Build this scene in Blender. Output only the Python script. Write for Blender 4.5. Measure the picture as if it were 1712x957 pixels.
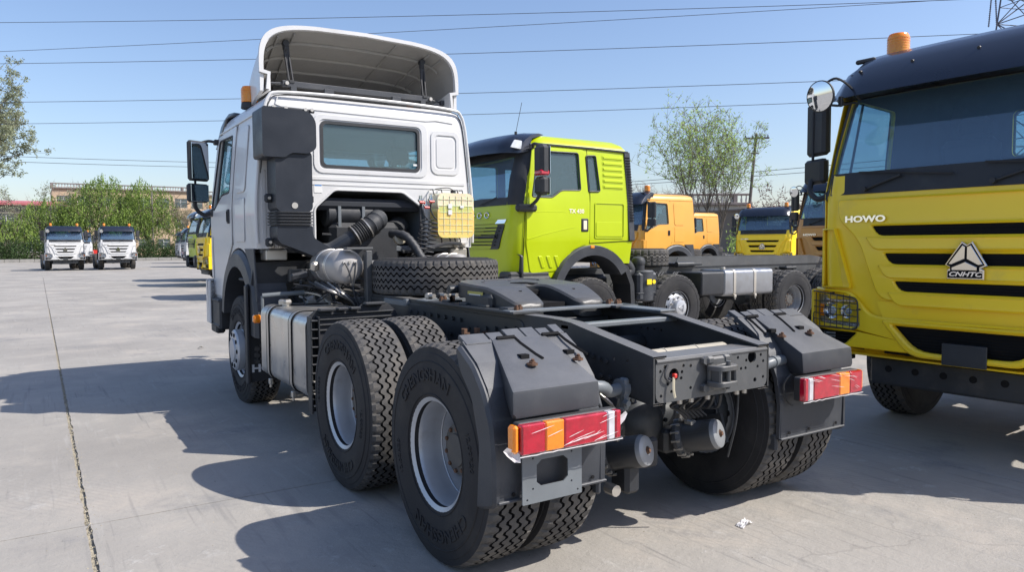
import bpy, bmesh, math, random
from math import sin, cos, pi, radians, sqrt, atan2, floor
from mathutils import Vector, Matrix, noise
from mathutils.geometry import tessellate_polygon
random.seed(7)
scene = bpy.context.scene
for o in list(bpy.data.objects): bpy.data.objects.remove(o)
COL = scene.collection

# ------------------------------------------------------------------ camera, sky, sun, exposure
cam = bpy.data.cameras.new('camera'); camo = bpy.data.objects.new('camera', cam); COL.objects.link(camo)
yaw, pitch, roll = radians(32.685), radians(3.196), radians(-.3545)
fw = Vector((sin(yaw)*cos(pitch), cos(yaw)*cos(pitch), -sin(pitch)))
rt = Vector((cos(yaw), -sin(yaw), 0)); up = rt.cross(fw)
r2 = rt*cos(roll)+up*sin(roll); u2 = -rt*sin(roll)+up*cos(roll)
camo.matrix_world = Matrix(((r2.x,u2.x,-fw.x,-2.867),(r2.y,u2.y,-fw.y,-3.256),(r2.z,u2.z,-fw.z,1.583),(0,0,0,1)))
cam.sensor_width = 36; cam.lens = 36*1233.5/1712; cam.clip_start = .05; cam.clip_end = 3000
scene.camera = camo
SA, SB = .735, .69                      # metres a shadow runs to -x and +y per metre of height
world = bpy.data.worlds.new('World'); scene.world = world; world.use_nodes = True
nt = world.node_tree; bg = nt.nodes['Background']
sky = nt.nodes.new('ShaderNodeTexSky'); sky.sky_type = 'NISHITA'; sky.sun_disc = False
sky.sun_elevation = math.atan(1/math.hypot(SA, SB)); sky.sun_rotation = math.atan2(SA, -SB)
sky.air_density = 1.15; sky.dust_density = 1.1; sky.ozone_density = 5.; sky.altitude = 50
wb = nt.nodes.new('ShaderNodeMix'); wb.data_type = 'RGBA'; wb.blend_type = 'MULTIPLY'; wb.inputs[0].default_value = 1; wb.inputs[7].default_value = (1.14, 1.03, 1.03, 1)
nt.links.new(sky.outputs[0], wb.inputs[6]); nt.links.new(wb.outputs[2], bg.inputs[0]); bg.inputs[1].default_value = .142
sun = bpy.data.lights.new('sun', 'SUN'); suno = bpy.data.objects.new('sun', sun); COL.objects.link(suno)
sun.energy = 4.9; sun.angle = radians(.5); sun.color = (1, .95, .88)
suno.rotation_euler = Vector((SA, -SB, 1)).to_track_quat('Z', 'Y').to_euler()
scene.view_settings.view_transform = 'Standard'; scene.view_settings.look = 'None'
scene.view_settings.exposure = .3; scene.view_settings.gamma = 1
scene.cycles.transparent_max_bounces = 24; scene.cycles.max_bounces = 8

# ------------------------------------------------------------------ materials
def mat(name, col, rough=.5, metal=0., coat=0., spec=.5, var=None, bump=None, dust=None, trans=0., alpha=1., streak=None, sub=0., top=None):
    """var=(scale, amount) value mottling; bump=(scale, strength); dust=(scale, lo, hi, colour) patches"""
    m = bpy.data.materials.new(name); m.use_nodes = True; n = m.node_tree; N = n.nodes; L = n.links
    b = N['Principled BSDF']; b.inputs['Base Color'].default_value = (*col, 1)
    b.inputs['Roughness'].default_value = rough; b.inputs['Metallic'].default_value = metal
    b.inputs['Coat Weight'].default_value = coat; b.inputs['Coat Roughness'].default_value = .06
    b.inputs['Specular IOR Level'].default_value = spec
    b.inputs['Transmission Weight'].default_value = trans; b.inputs['Alpha'].default_value = alpha
    if sub: b.inputs['Subsurface Weight'].default_value = sub; b.inputs['Subsurface Scale'].default_value = .03
    tc = N.new('ShaderNodeTexCoord'); out = None
    def noise_(scale, det=4, rg=.6, stretch=None):
        t = N.new('ShaderNodeTexNoise'); t.inputs['Scale'].default_value = scale; t.inputs['Detail'].default_value = det
        t.inputs['Roughness'].default_value = rg
        if stretch:
            mp = N.new('ShaderNodeMapping'); mp.inputs['Scale'].default_value = stretch; L.new(tc.outputs['Object'], mp.inputs[0]); L.new(mp.outputs[0], t.inputs[0])
        else: L.new(tc.outputs['Object'], t.inputs[0])
        return t
    def ramp(src, lo, hi):
        r = N.new('ShaderNodeMapRange'); r.inputs[1].default_value = lo; r.inputs[2].default_value = hi; L.new(src, r.inputs[0]); return r.outputs[0]
    def mix(a, c2, fac, mode='MIX'):
        x = N.new('ShaderNodeMix'); x.data_type = 'RGBA'; x.blend_type = mode
        if isinstance(a, tuple): x.inputs[6].default_value = (*a, 1)
        else: L.new(a, x.inputs[6])
        if isinstance(c2, tuple): x.inputs[7].default_value = (*c2, 1)
        else: L.new(c2, x.inputs[7])
        if isinstance(fac, float): x.inputs[0].default_value = fac
        else: L.new(fac, x.inputs[0])
        return x.outputs[2]
    c = col
    if var:
        t = noise_(var[0]); f = ramp(t.outputs[0], .3, .7)
        c = mix(tuple(x*(1-var[1]) for x in col), tuple(min(1, x*(1+var[1])) for x in col), f)
        rr = N.new('ShaderNodeMapRange'); rr.inputs[1].default_value = .3; rr.inputs[2].default_value = .7
        rr.inputs[3].default_value = max(0, rough-.08); rr.inputs[4].default_value = min(1, rough+.08)
        L.new(t.outputs[0], rr.inputs[0]); L.new(rr.outputs[0], b.inputs['Roughness'])
    if streak:
        t = noise_(streak[0], 3, .6, streak[1]); c = mix(c, streak[3], ramp(t.outputs[0], *streak[2]))
    if dust:
        t = noise_(dust[0], 6, .65); c = mix(c, dust[3], ramp(t.outputs[0], dust[1], dust[2]))
    if top:   # sunlit sheen painted into the colour of upward faces, plus settled dust: (amount, colour)
        ge = N.new('ShaderNodeNewGeometry'); sx = N.new('ShaderNodeSeparateXYZ'); L.new(ge.outputs['True Normal'], sx.inputs[0])
        t = noise_(9, 5, .7); f1 = ramp(sx.outputs[2], .25, .98); f2 = N.new('ShaderNodeMapRange'); f2.inputs[1].default_value = .3; f2.inputs[2].default_value = .7; f2.inputs[3].default_value = top[0]*.7; f2.inputs[4].default_value = top[0]; L.new(t.outputs[0], f2.inputs[0])
        mm = N.new('ShaderNodeMath'); mm.operation = 'MULTIPLY'; L.new(f1, mm.inputs[0]); L.new(f2.outputs[0], mm.inputs[1]); c = mix(c, top[1], mm.outputs[0])
    if not isinstance(c, tuple): L.new(c, b.inputs['Base Color'])
    if bump:
        t = noise_(bump[0], 3); bp = N.new('ShaderNodeBump'); bp.inputs['Strength'].default_value = bump[1]; bp.inputs['Distance'].default_value = .01
        L.new(t.outputs[0], bp.inputs['Height']); L.new(bp.outputs[0], b.inputs['Normal'])
    return m
def glass_mat(name, tint, gloss=.05, ior=1.5, haze=0., hcol=(.3,.45,.55)):
    m = bpy.data.materials.new(name); m.use_nodes = True; n = m.node_tree; N = n.nodes; L = n.links
    N.remove(N['Principled BSDF']); out = N['Material Output']
    tr = N.new('ShaderNodeBsdfTransparent'); tr.inputs[0].default_value = (*tint, 1)
    gl = N.new('ShaderNodeBsdfGlossy'); gl.inputs['Roughness'].default_value = gloss
    fr = N.new('ShaderNodeLayerWeight'); fr.inputs[0].default_value = .5
    pw = N.new('ShaderNodeMath'); pw.operation = 'POWER'; pw.inputs[1].default_value = 4.5; L.new(fr.outputs['Facing'], pw.inputs[0])
    ad = N.new('ShaderNodeMath'); ad.operation = 'MULTIPLY_ADD'; ad.inputs[1].default_value = .85; ad.inputs[2].default_value = (ior-1)*.08; ad.use_clamp = True
    mx = N.new('ShaderNodeMixShader'); L.new(pw.outputs[0], ad.inputs[0]); L.new(ad.outputs[0], mx.inputs[0]); L.new(tr.outputs[0], mx.inputs[1]); L.new(gl.outputs[0], mx.inputs[2])
    src = mx.outputs[0]
    if haze:      # haze of reflected sky painted over the pane as diffuse colour
        df = N.new('ShaderNodeBsdfDiffuse'); df.inputs[0].default_value = (*hcol, 1); m2 = N.new('ShaderNodeMixShader'); m2.inputs[0].default_value = haze
        L.new(src, m2.inputs[1]); L.new(df.outputs[0], m2.inputs[2]); src = m2.outputs[0]
    L.new(src, out.inputs[0]); return m
DUST = (.30, .27, .23)
WHITE = mat('white_paint', (.60,.597,.59), .4, coat=.3, var=(3,.03), bump=(60,.01), dust=(2.5,.55,.95,(.45,.43,.40)))
YELLOW = mat('yellow_paint', (1.0,.69,.015), .38, coat=.35, var=(2,.03), dust=(3,.6,1.,(.62,.45,.1)))
LIME = mat('lime_paint', (.46,.57,.002), .38, coat=.25, spec=.35, var=(2,.03))
ORANGE = mat('orange_paint', (.76,.36,.04), .36, coat=.4, var=(2,.03))
BROWNOR = mat('dark_orange_paint', (.62,.27,.04), .36, coat=.6, var=(2,.03))
NAVY = mat('navy_visor_paint', (.012,.016,.028), .32, coat=.5, var=(3,.1))
PLASTIC = mat('black_plastic', (.022,.024,.028), .55, var=(5,.2), bump=(350,.15), dust=(3,.55,1.,(.07,.068,.065)), top=(.25,(.16,.155,.15)))
GREYPLASTIC = mat('grey_black_plastic', (.036,.040,.048), .5, var=(4,.15), bump=(300,.2), dust=(4,.5,1.,(.08,.08,.08)), top=(.60,(.19,.192,.198)))
FRAME = mat('chassis_grey', (.080,.083,.085), .42, metal=.0, spec=.5, var=(4,.15), bump=(120,.05), dust=(6,.55,.9,(.14,.13,.12)), top=(.5,(.26,.245,.225)))
STACK = mat('intake_plastic', (.018,.022,.030), .42, spec=.3, var=(4,.15), bump=(300,.15), dust=(4,.6,1.,(.04,.042,.045)), top=(.45,(.16,.165,.17)))
RAIL = mat('rail_grey', (.036,.038,.040), .45, var=(4,.15), bump=(120,.05), dust=(6,.6,.95,(.09,.085,.08)), top=(.55,(.25,.235,.215)))
COUPLER = mat('fifth_wheel_paint', (.030,.032,.035), .42, var=(4,.15), bump=(200,.1), dust=(5,.5,.9,(.07,.066,.06)), top=(.42,(.17,.165,.155)))
CAPGREY = mat('chamber_cap_grey', (.26,.27,.28), .4, metal=.2, var=(6,.1))
STEEL2 = mat('aluminium_tank', (.30,.31,.33), .36, metal=.75, var=(8,.08), bump=(200,.02))
HUBDARK = mat('hub_grey', (.075,.073,.07), .6, var=(8,.2), dust=(6,.5,.9,(.14,.11,.08)))
DARKFRAME = mat('chassis_dark', (.03,.033,.036), .5, var=(4,.2), dust=(5,.5,.9,(.08,.075,.07)))
PLATEGREY = mat('plate_grey', (.15,.165,.175), .45, var=(5,.1))
RUBBER = mat('tyre_rubber', (.022,.022,.024), .75, spec=.35, var=(6,.2), bump=(80,.15), dust=(4,.5,.85,(.05,.047,.043)))
TREAD = mat('tyre_tread_rubber', (.078,.075,.073), .8, spec=.3, var=(8,.25), bump=(120,.3), dust=(7,.45,.75,(.15,.135,.115)))
GROOVE = mat('tyre_groove_rubber', (.012,.012,.013), .9, spec=.2)
RIM = mat('silver_rim_paint', (.47,.485,.51), .38, metal=.35, var=(4,.08), dust=(5,.55,.9,(.3,.27,.24)))
CHROME = mat('chrome', (.8,.8,.8), .08, metal=1.)
BRASSCHROME = mat('emblem_chrome', (.75,.70,.62), .12, metal=1.)
STEEL = mat('brushed_tank_metal', (.62,.60,.56), .33, metal=.85, var=(6,.06), bump=(200,.02), dust=(4,.5,.9,(.38,.35,.31)))
TANKAIR = mat('air_tank_paint', (.36,.345,.33), .42, metal=.2, var=(5,.08), dust=(4,.55,.9,(.33,.28,.24)))
RUST = mat('rusty_steel', (.12,.062,.035), .8, var=(40,.4), bump=(120,.4))
ZINC = mat('zinc_bolt', (.5,.47,.42), .4, metal=.7)
RED = mat('red_lens', (.45,.003,.025), .15, coat=.8, var=(25,.2))
AMBER = mat('amber_lens', (.95,.28,.01), .2, coat=.7, sub=.3, var=(20,.1))
CLEARLENS = mat('clear_lens', (.62,.64,.66), .12, coat=.8, var=(20,.1))
FILM = mat('plastic_film', (.8,.78,.78), .25, coat=.5, alpha=.75)
FILMTHIN = glass_mat('thin_film', (.98,.95,.95), .10, 1.35)
GLASS = glass_mat('tinted_glass', (.70,.86,.90), .01, 1.6, .10, (.40,.52,.52))
GLASSDK = glass_mat('windshield_glass', (.72,.84,.92), .01, 2.4, .13, (.24,.40,.58))
LENSG = glass_mat('lamp_lens', (.95,.97,1.), .02, 1.5)
LAMPIN = mat('lamp_reflector', (.62,.63,.64), .25, metal=.5, var=(30,.2))
MIRROR = mat('mirror_glass', (.75,.78,.8), .02, metal=1.)
INTERIOR = mat('cab_interior', (.10,.11,.12), .8, var=(6,.2))
SEAT = mat('seat_fabric', (.03,.033,.04), .9, var=(8,.2))
CREAM = mat('cream_plastic', (.42,.38,.30), .6, var=(3,.1))
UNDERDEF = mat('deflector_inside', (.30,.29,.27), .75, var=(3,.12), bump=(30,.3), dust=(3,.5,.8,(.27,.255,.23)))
YTANK = mat('yellow_reservoir_plastic', (.80,.60,.20), .3, sub=.5, var=(3,.08))
YTANKP = mat('pale_reservoir_plastic', (.74,.69,.48), .35, sub=.4, var=(3,.08))
STICKER = mat('paper_sticker', (.7,.7,.68), .5)
BLUEST = mat('blue_print', (.05,.2,.5), .5)
YSTICK = mat('yellow_sticker', (.85,.65,.01), .4)
OLIVE = mat('brass_plate', (.42,.38,.09), .4, metal=.2)
DARKTEXT = mat('dark_print', (.03,.03,.03), .5)
WHITETEXT = mat('white_print', (.75,.75,.75), .5)
REDCAP = mat('red_plastic', (.6,.03,.02), .4)
CORD = mat('beige_strap', (.4,.36,.26), .7)

# ------------------------------------------------------------------ mesh helpers
SPLIT = set('cross_member axle_assembly mudguard intake_bracket mounting_bracket brake_drum reservoir_hose brake_hose cab_mount cab_support wheel_well battery_box rusty_bolt mounting_plate suspension_bracket brake_linkage tank_bracket chamber_bolt visor_trim front_underrun_beam reservoir_label spring_clamp rusty_nut marker_bracket spare_carrier hinge_strip slot lamp_cable deck_plate axle_housing frame_bolt coupling_jaw tank_band corner_lamp'.split())
class G:
    def __init__(s): s.v = []; s.f = []; s.m = []
    def add(s, vs, fs, mi=0, M=None):
        k = len(s.v)
        s.v.extend([tuple(M @ Vector(v)) if M else tuple(v) for v in vs])
        for f in fs: s.f.append([i+k for i in f]); s.m.append(mi)
        return s
    def box(s, c, d, bev=0., mi=0, M=None, rot=None):
        hx, hy, hz = d[0]/2, d[1]/2, d[2]/2; b = min(bev, hx*.9, hy*.9, hz*.9)
        T = Matrix.Translation(c)
        if rot: T = T @ Matrix.Rotation(rot[2],4,'Z') @ Matrix.Rotation(rot[1],4,'Y') @ Matrix.Rotation(rot[0],4,'X')
        if M: T = M @ T
        S = [(i,j,k) for i in (-1,1) for j in (-1,1) for k in (-1,1)]
        if b <= 0:
            vs = [(i*hx,j*hy,k*hz) for i,j,k in S]
            s.add(vs, [(0,1,3,2),(4,6,7,5),(0,4,5,1),(2,3,7,6),(0,2,6,4),(1,5,7,3)], mi, T); return s
        vs = []
        for i,j,k in S: vs += [(i*hx,j*(hy-b),k*(hz-b)),(i*(hx-b),j*hy,k*(hz-b)),(i*(hx-b),j*(hy-b),k*hz)]
        id = {q:n for n,q in enumerate(S)}
        F = []
        for ax in range(3):
            for sg in (-1,1):
                o = [a for a in range(3) if a != ax]; q = []
                for a,c2 in ((-1,-1),(1,-1),(1,1),(-1,1)):
                    t = [0,0,0]; t[ax] = sg; t[o[0]] = a; t[o[1]] = c2; q.append(id[tuple(t)]*3+ax)
                F.append(q)
        for ax in range(3):
            o = [a for a in range(3) if a != ax]
            for a in (-1,1):
                for c2 in (-1,1):
                    t0 = [0,0,0]; t0[ax] = -1; t0[o[0]] = a; t0[o[1]] = c2; t1 = t0[:]; t1[ax] = 1
                    i0, i1 = id[tuple(t0)]*3, id[tuple(t1)]*3
                    F.append([i0+o[0], i1+o[0], i1+o[1], i0+o[1]])
        for n in range(8): F.append([n*3,n*3+1,n*3+2])
        G2 = []
        for f in F:
            c0 = sum((Vector(vs[i]) for i in f), Vector())/len(f); nn = (Vector(vs[f[1]])-Vector(vs[f[0]])).cross(Vector(vs[f[2]])-Vector(vs[f[1]]))
            G2.append(f if nn.dot(c0) > 0 else f[::-1])
        s.add(vs, G2, mi, T); return s
    def tube(s, pts, r, n=8, mi=0, caps=True, closed=False, flat=None):
        P = [Vector(p) for p in pts]; R = r if isinstance(r, (list, tuple)) else [r]*len(P)
        m = len(P); vs = []; ref = None
        for i in range(m):
            if closed: t = (P[(i+1)%m]-P[i-1])
            else: t = (P[min(i+1,m-1)]-P[max(i-1,0)])
            if t.length < 1e-9: t = Vector((0,0,1))
            t.normalize()
            if ref is None:
                ref = Vector((0,0,1)) if abs(t.z) < .9 else Vector((1,0,0))
            a = ref - t*ref.dot(t)
            if a.length < 1e-5: a = Vector((0,1,0)) - t*t.y
            a.normalize(); b = t.cross(a); ref = a
            for k in range(n):
                q = 2*pi*k/n; vs.append(P[i]+a*(cos(q)*R[i])+b*(sin(q)*R[i]*(flat or 1)))
        F = []
        for i in range(m if closed else m-1):
            j = (i+1)%m
            for k in range(n): F.append((i*n+k, i*n+(k+1)%n, j*n+(k+1)%n, j*n+k))
        if caps and not closed: F += [list(range(n))[::-1], [(m-1)*n+k for k in range(n)]]
        s.add(vs, F, mi); return s
    def cyl(s, p0, p1, r, r1=None, n=20, mi=0, bev=0., caps=True):
        p0, p1 = Vector(p0), Vector(p1); r1 = r if r1 is None else r1; d = (p1-p0).normalized()
        if bev: return s.lathe([(0,0),(r-bev,0),(r,bev),(r1,(p1-p0).length-bev),(r1-bev,(p1-p0).length),(0,(p1-p0).length)], p0, d, n, mi)
        return s.tube([p0,p1], [r,r1], n, mi, caps)
    def lathe(s, prof, o, axis, n=32, mi=0, mfun=None):
        """prof: (radius, height along axis)"""
        o = Vector(o); d = Vector(axis).normalized()
        a = Vector((0,0,1)) if abs(d.z) < .9 else Vector((1,0,0)); a = (a-d*a.dot(d)).normalized(); b = d.cross(a)
        vs = []; idx = []
        for r, h in prof:
            if r < 1e-6: idx.append([len(vs)]*n); vs.append(o+d*h)
            else:
                idx.append(list(range(len(vs), len(vs)+n)))
                for k in range(n): q = 2*pi*k/n; vs.append(o+d*h+a*(cos(q)*r)+b*(sin(q)*r))
        base = len(s.v); s.v.extend([tuple(v) for v in vs])
        for i in range(len(prof)-1):
            for k in range(n):
                q = [idx[i][k], idx[i][(k+1)%n], idx[i+1][(k+1)%n], idx[i+1][k]]
                u = []
                for x in q:
                    if x not in u: u.append(x)
                if len(u) > 2: s.f.append([x+base for x in u]); s.m.append(mfun(i) if mfun else mi)
        return s
    def sheet(s, loops, w0, w1, fun, mi=0, inset=0., dens=0., side=True, mside=None):
        """polygon with holes (loops[0] outer) between offsets w0..w1; fun(u,v,w) -> xyz"""
        Ls = []
        for lp in loops:
            q = []
            for i in range(len(lp)):
                a, b = lp[i], lp[(i+1)%len(lp)]; d = math.hypot(b[0]-a[0], b[1]-a[1])
                k = max(1, int(d/dens)) if dens else 1
                for j in range(k): q.append((a[0]+(b[0]-a[0])*j/k, a[1]+(b[1]-a[1])*j/k))
            Ls.append(q)
        def area(l): return sum(l[i][0]*l[(i+1)%len(l)][1]-l[(i+1)%len(l)][0]*l[i][1] for i in range(len(l)))/2
        Ls = [l if (area(l) > 0) == (n == 0) else l[::-1] for n, l in enumerate(Ls)]
        def off(l, c):
            o = []
            for i in range(len(l)):
                p, q, r = l[i-1], l[i], l[(i+1)%len(l)]
                e1 = Vector((q[0]-p[0], q[1]-p[1])); e2 = Vector((r[0]-q[0], r[1]-q[1]))
                if e1.length < 1e-9 or e2.length < 1e-9: o.append(q); continue
                e1.normalize(); e2.normalize(); n1 = Vector((-e1.y, e1.x)); n2 = Vector((-e2.y, e2.x)); nn = n1+n2
                if nn.length < 1e-6: o.append(q); continue
                nn.normalize(); k = c/max(.4, nn.dot(n1)); o.append((q[0]+nn.x*k, q[1]+nn.y*k))
            return o
        rings = [(Ls, w0)]
        if inset: rings += [(Ls, w1-(inset if w1 > w0 else -inset)), ([off(l, inset) for l in Ls], w1)]
        else: rings += [(Ls, w1)]
        flat = lambda L: [p for l in L for p in l]
        n = len(flat(Ls)); vs = []
        for L, w in rings: vs += [fun(p[0], p[1], w) for p in flat(L)]
        if dens and len(Ls) == 1 and False: pass
        t0 = tessellate_polygon([[Vector((p[0], p[1], 0)) for p in l] for l in Ls])
        F = [tuple(t)[::-1] for t in t0]; tl = (len(rings)-1)*n
        F2 = [tuple(i+tl for i in t) for t in t0]
        s.add(vs, [], mi); k = len(s.v)-len(vs)
        for f in F+F2: s.f.append([i+k for i in f]); s.m.append(mi)
        if side:
            for r in range(len(rings)-1):
                st = 0
                for l in Ls:
                    m = len(l)
                    for i in range(m):
                        a, b = st+i, st+(i+1)%m
                        s.f.append([k+r*n+a, k+r*n+b, k+(r+1)*n+b, k+(r+1)*n+a]); s.m.append(mside if mside is not None else mi)
                    st += m
        return s
    def patch(s, fun, u0, u1, v0, v1, nu, nv, w0, w1, mi=0):
        """curved slab over a rectangle of the surface fun"""
        k = len(s.v); n = (nu+1)*(nv+1)
        for w in (w0, w1):
            for j in range(nv+1):
                for i in range(nu+1): s.v.append(fun(u0+(u1-u0)*i/nu, v0+(v1-v0)*j/nv, w))
        for o in (0, n):
            for j in range(nv):
                for i in range(nu): q = k+o+j*(nu+1)+i; s.f.append((q,q+1,q+nu+2,q+nu+1)); s.m.append(mi)
        for i in range(nu):
            for j in (0, nv): q = k+j*(nu+1)+i; s.f.append((q,q+1,q+1+n,q+n)); s.m.append(mi)
        for j in range(nv):
            for i in (0, nu): q = k+j*(nu+1)+i; s.f.append((q,q+nu+1,q+nu+1+n,q+n)); s.m.append(mi)
        return s
    def text(s, txt, size, ext, fun, mi=0, offs=0., shear=0., align='CENTER', sx=1.):
        c = bpy.data.curves.new('t', 'FONT'); c.body = txt; c.size = size; c.extrude = ext; c.offset = offs; c.shear = shear
        c.align_x = align; c.align_y = 'CENTER'; c.resolution_u = 3
        o = bpy.data.objects.new('t', c); COL.objects.link(o)
        me = o.evaluated_get(bpy.context.evaluated_depsgraph_get()).to_mesh()
        vs = [fun(v.co.x*sx, v.co.y, v.co.z) for v in me.vertices]; fs = [list(p.vertices) for p in me.polygons]
        s.add(vs, fs, mi); o.to_mesh_clear(); bpy.data.objects.remove(o); bpy.data.curves.remove(c); return s
    def mirror(s):
        """append the x-mirrored copy"""
        k = len(s.v); s.v += [(-x,y,z) for x,y,z in s.v]; s.f += [[i+k for i in f][::-1] for f in s.f[:]]; s.m += s.m[:]; return s
    def mirrored(s):
        g = G(); g.v = [(-x,y,z) for x,y,z in s.v]; g.f = [f[::-1] for f in s.f]; g.m = s.m[:]; return g
    def warp(s, fun): s.v = [tuple(fun(*v)) for v in s.v]; return s
    def islands(s, gap):
        n = len(s.v); par = list(range(n))
        def find(a):
            while par[a] != a: par[a] = par[par[a]]; a = par[a]
            return a
        for f in s.f:
            r0 = find(f[0])
            for i in f[1:]: par[find(i)] = r0
        box = {}
        for f in s.f:
            r0 = find(f[0])
            for i in f:
                v = s.v[i]; b = box.get(r0)
                if b is None: box[r0] = [list(v), list(v)]
                else:
                    for k in range(3): b[0][k] = min(b[0][k], v[k]); b[1][k] = max(b[1][k], v[k])
        ks = list(box); grp = {k: k for k in ks}
        def gf(a):
            while grp[a] != a: a = grp[a]
            return a
        for i, a in enumerate(ks):
            for b in ks[i+1:]:
                if all(box[a][0][k]-gap <= box[b][1][k] and box[b][0][k]-gap <= box[a][1][k] for k in range(3)): grp[gf(a)] = gf(b)
        out = {}
        for f, m in zip(s.f, s.m):
            r0 = gf(find(f[0])); g = out.get(r0)
            if g is None: g = out[r0] = (G(), {})
            q = []
            for i in f:
                if i not in g[1]: g[1][i] = len(g[0].v); g[0].v.append(s.v[i])
                q.append(g[1][i])
            g[0].f.append(q); g[0].m.append(m)
        return [g[0] for g in out.values()]
    def build(s, name, mats, parent=None, off=(0,0,0), sharp=32, recalc=True, subdiv=None):
        if name in SPLIT and len(s.f) < 4000:
            L = s.islands(.012)
            if len(L) > 1: return [g._build(name, mats, parent, off, sharp, recalc) for g in L][0]
        return s._build(name, mats, parent, off, sharp, recalc)
    def _build(s, name, mats, parent=None, off=(0,0,0), sharp=32, recalc=True):
        me = bpy.data.meshes.new(name); mats = mats if isinstance(mats, (list, tuple)) else [mats]
        ox, oy, oz = off
        me.from_pydata([(x-ox,y-oy,z-oz) for x,y,z in s.v], [], s.f)
        for m in mats: me.materials.append(m)
        if len(mats) > 1: me.polygons.foreach_set('material_index', s.m)
        if recalc:
            b = bmesh.new(); b.from_mesh(me); bmesh.ops.recalc_face_normals(b, faces=b.faces); b.to_mesh(me); b.free()
        me.polygons.foreach_set('use_smooth', [True]*len(me.polygons)); me.set_sharp_from_angle(angle=radians(sharp)); me.update()
        o = bpy.data.objects.new(name, me); COL.objects.link(o)
        if parent: o.parent = parent
        return o
def circle(cx, cy, r, n=20, r2=None): return [(cx+r*cos(2*pi*i/n), cy+(r2 or r)*sin(2*pi*i/n)) for i in range(n)]
def rrect(x0, y0, x1, y1, r, n=4):
    P = []
    for cx, cy, a in ((x1-r,y1-r,0),(x0+r,y1-r,90),(x0+r,y0+r,180),(x1-r,y0+r,270)):
        for k in range(n+1): q = radians(a+90*k/n); P.append((cx+r*cos(q), cy+r*sin(q)))
    return P
def roundpoly(P, r, n=4):
    o = []
    for i in range(len(P)):
        rr = r[i] if isinstance(r, (list,tuple)) else r
        a, b, c = Vector(P[i-1]), Vector(P[i]), Vector(P[(i+1)%len(P)])
        if rr <= 0: o.append(tuple(b)); continue
        u, v = (a-b), (c-b); k = min(rr, u.length*.48, v.length*.48); u.normalize(); v.normalize()
        p, q = b+u*k, b+v*k
        for j in range(n+1):
            t = j/n; x = p*(1-t)**2+b*2*t*(1-t)+q*t*t; o.append((x.x, x.y))
    return o
def spline(P, n=6):
    P = [Vector(p) for p in P]; o = []
    for i in range(len(P)-1):
        a, b, c, d = P[max(i-1,0)], P[i], P[i+1], P[min(i+2,len(P)-1)]
        for j in range(n):
            t = j/n; o.append(.5*((2*b)+(c-a)*t+(2*a-5*b+4*c-d)*t*t+(3*b-a-3*c+d)*t**3))
    o.append(P[-1]); return o
def empty(name, loc, rz, label, cat, group=None):
    e = bpy.data.objects.new(name, None); COL.objects.link(e); e.location = loc; e.rotation_euler = (0,0,rz); e.empty_display_size = .3
    tag(e, label, cat, group); return e
def tag(o, label=None, cat=None, group=None, kind=None):
    if label: o['label'] = label
    if cat: o['category'] = cat
    if group: o['group'] = group
    if kind: o['kind'] = kind
    return o
def lab(o, s): o['label'] = s; return o
def kids(o): return [c for c in bpy.data.objects if c.parent == o]
def copy_tree(root, swap=None, cache={}):
    """copies a thing, its parts and sub-parts; swap maps one paint to another"""
    ch = {}
    for q in bpy.data.objects:
        if q.parent: ch.setdefault(q.parent.name, []).append(q)
    def rec(o, par):
        c = o.copy(); COL.objects.link(c)
        if swap and o.data and any(m in swap for m in o.data.materials):
            key = (o.data.name, tuple((a.name, b.name) for a, b in swap.items()))
            if key not in cache:
                d = o.data.copy()
                for i, m in enumerate(d.materials):
                    if m in swap: d.materials[i] = swap[m]
                cache[key] = d
            c.data = cache[key]
        if par: c.parent = par
        for q in ch.get(o.name, []): rec(q, c)
        return c
    return rec(root, None)
def inst(o, parent, loc, rot=(0,0,0)):
    """copy of a part (with its sub-parts) at another place under parent"""
    c = o.copy(); COL.objects.link(c); c.parent = parent; c.location = loc; c.rotation_euler = rot
    for q in kids(o):
        d = q.copy(); COL.objects.link(d); d.parent = c
    return c
def hexbolt(g, p, axis, r=.013, h=.012, mi=0): g.tube([Vector(p), Vector(p)+Vector(axis).normalized()*h], r, 6, mi)
XF = lambda x, y, z: (x, y, z)
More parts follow.
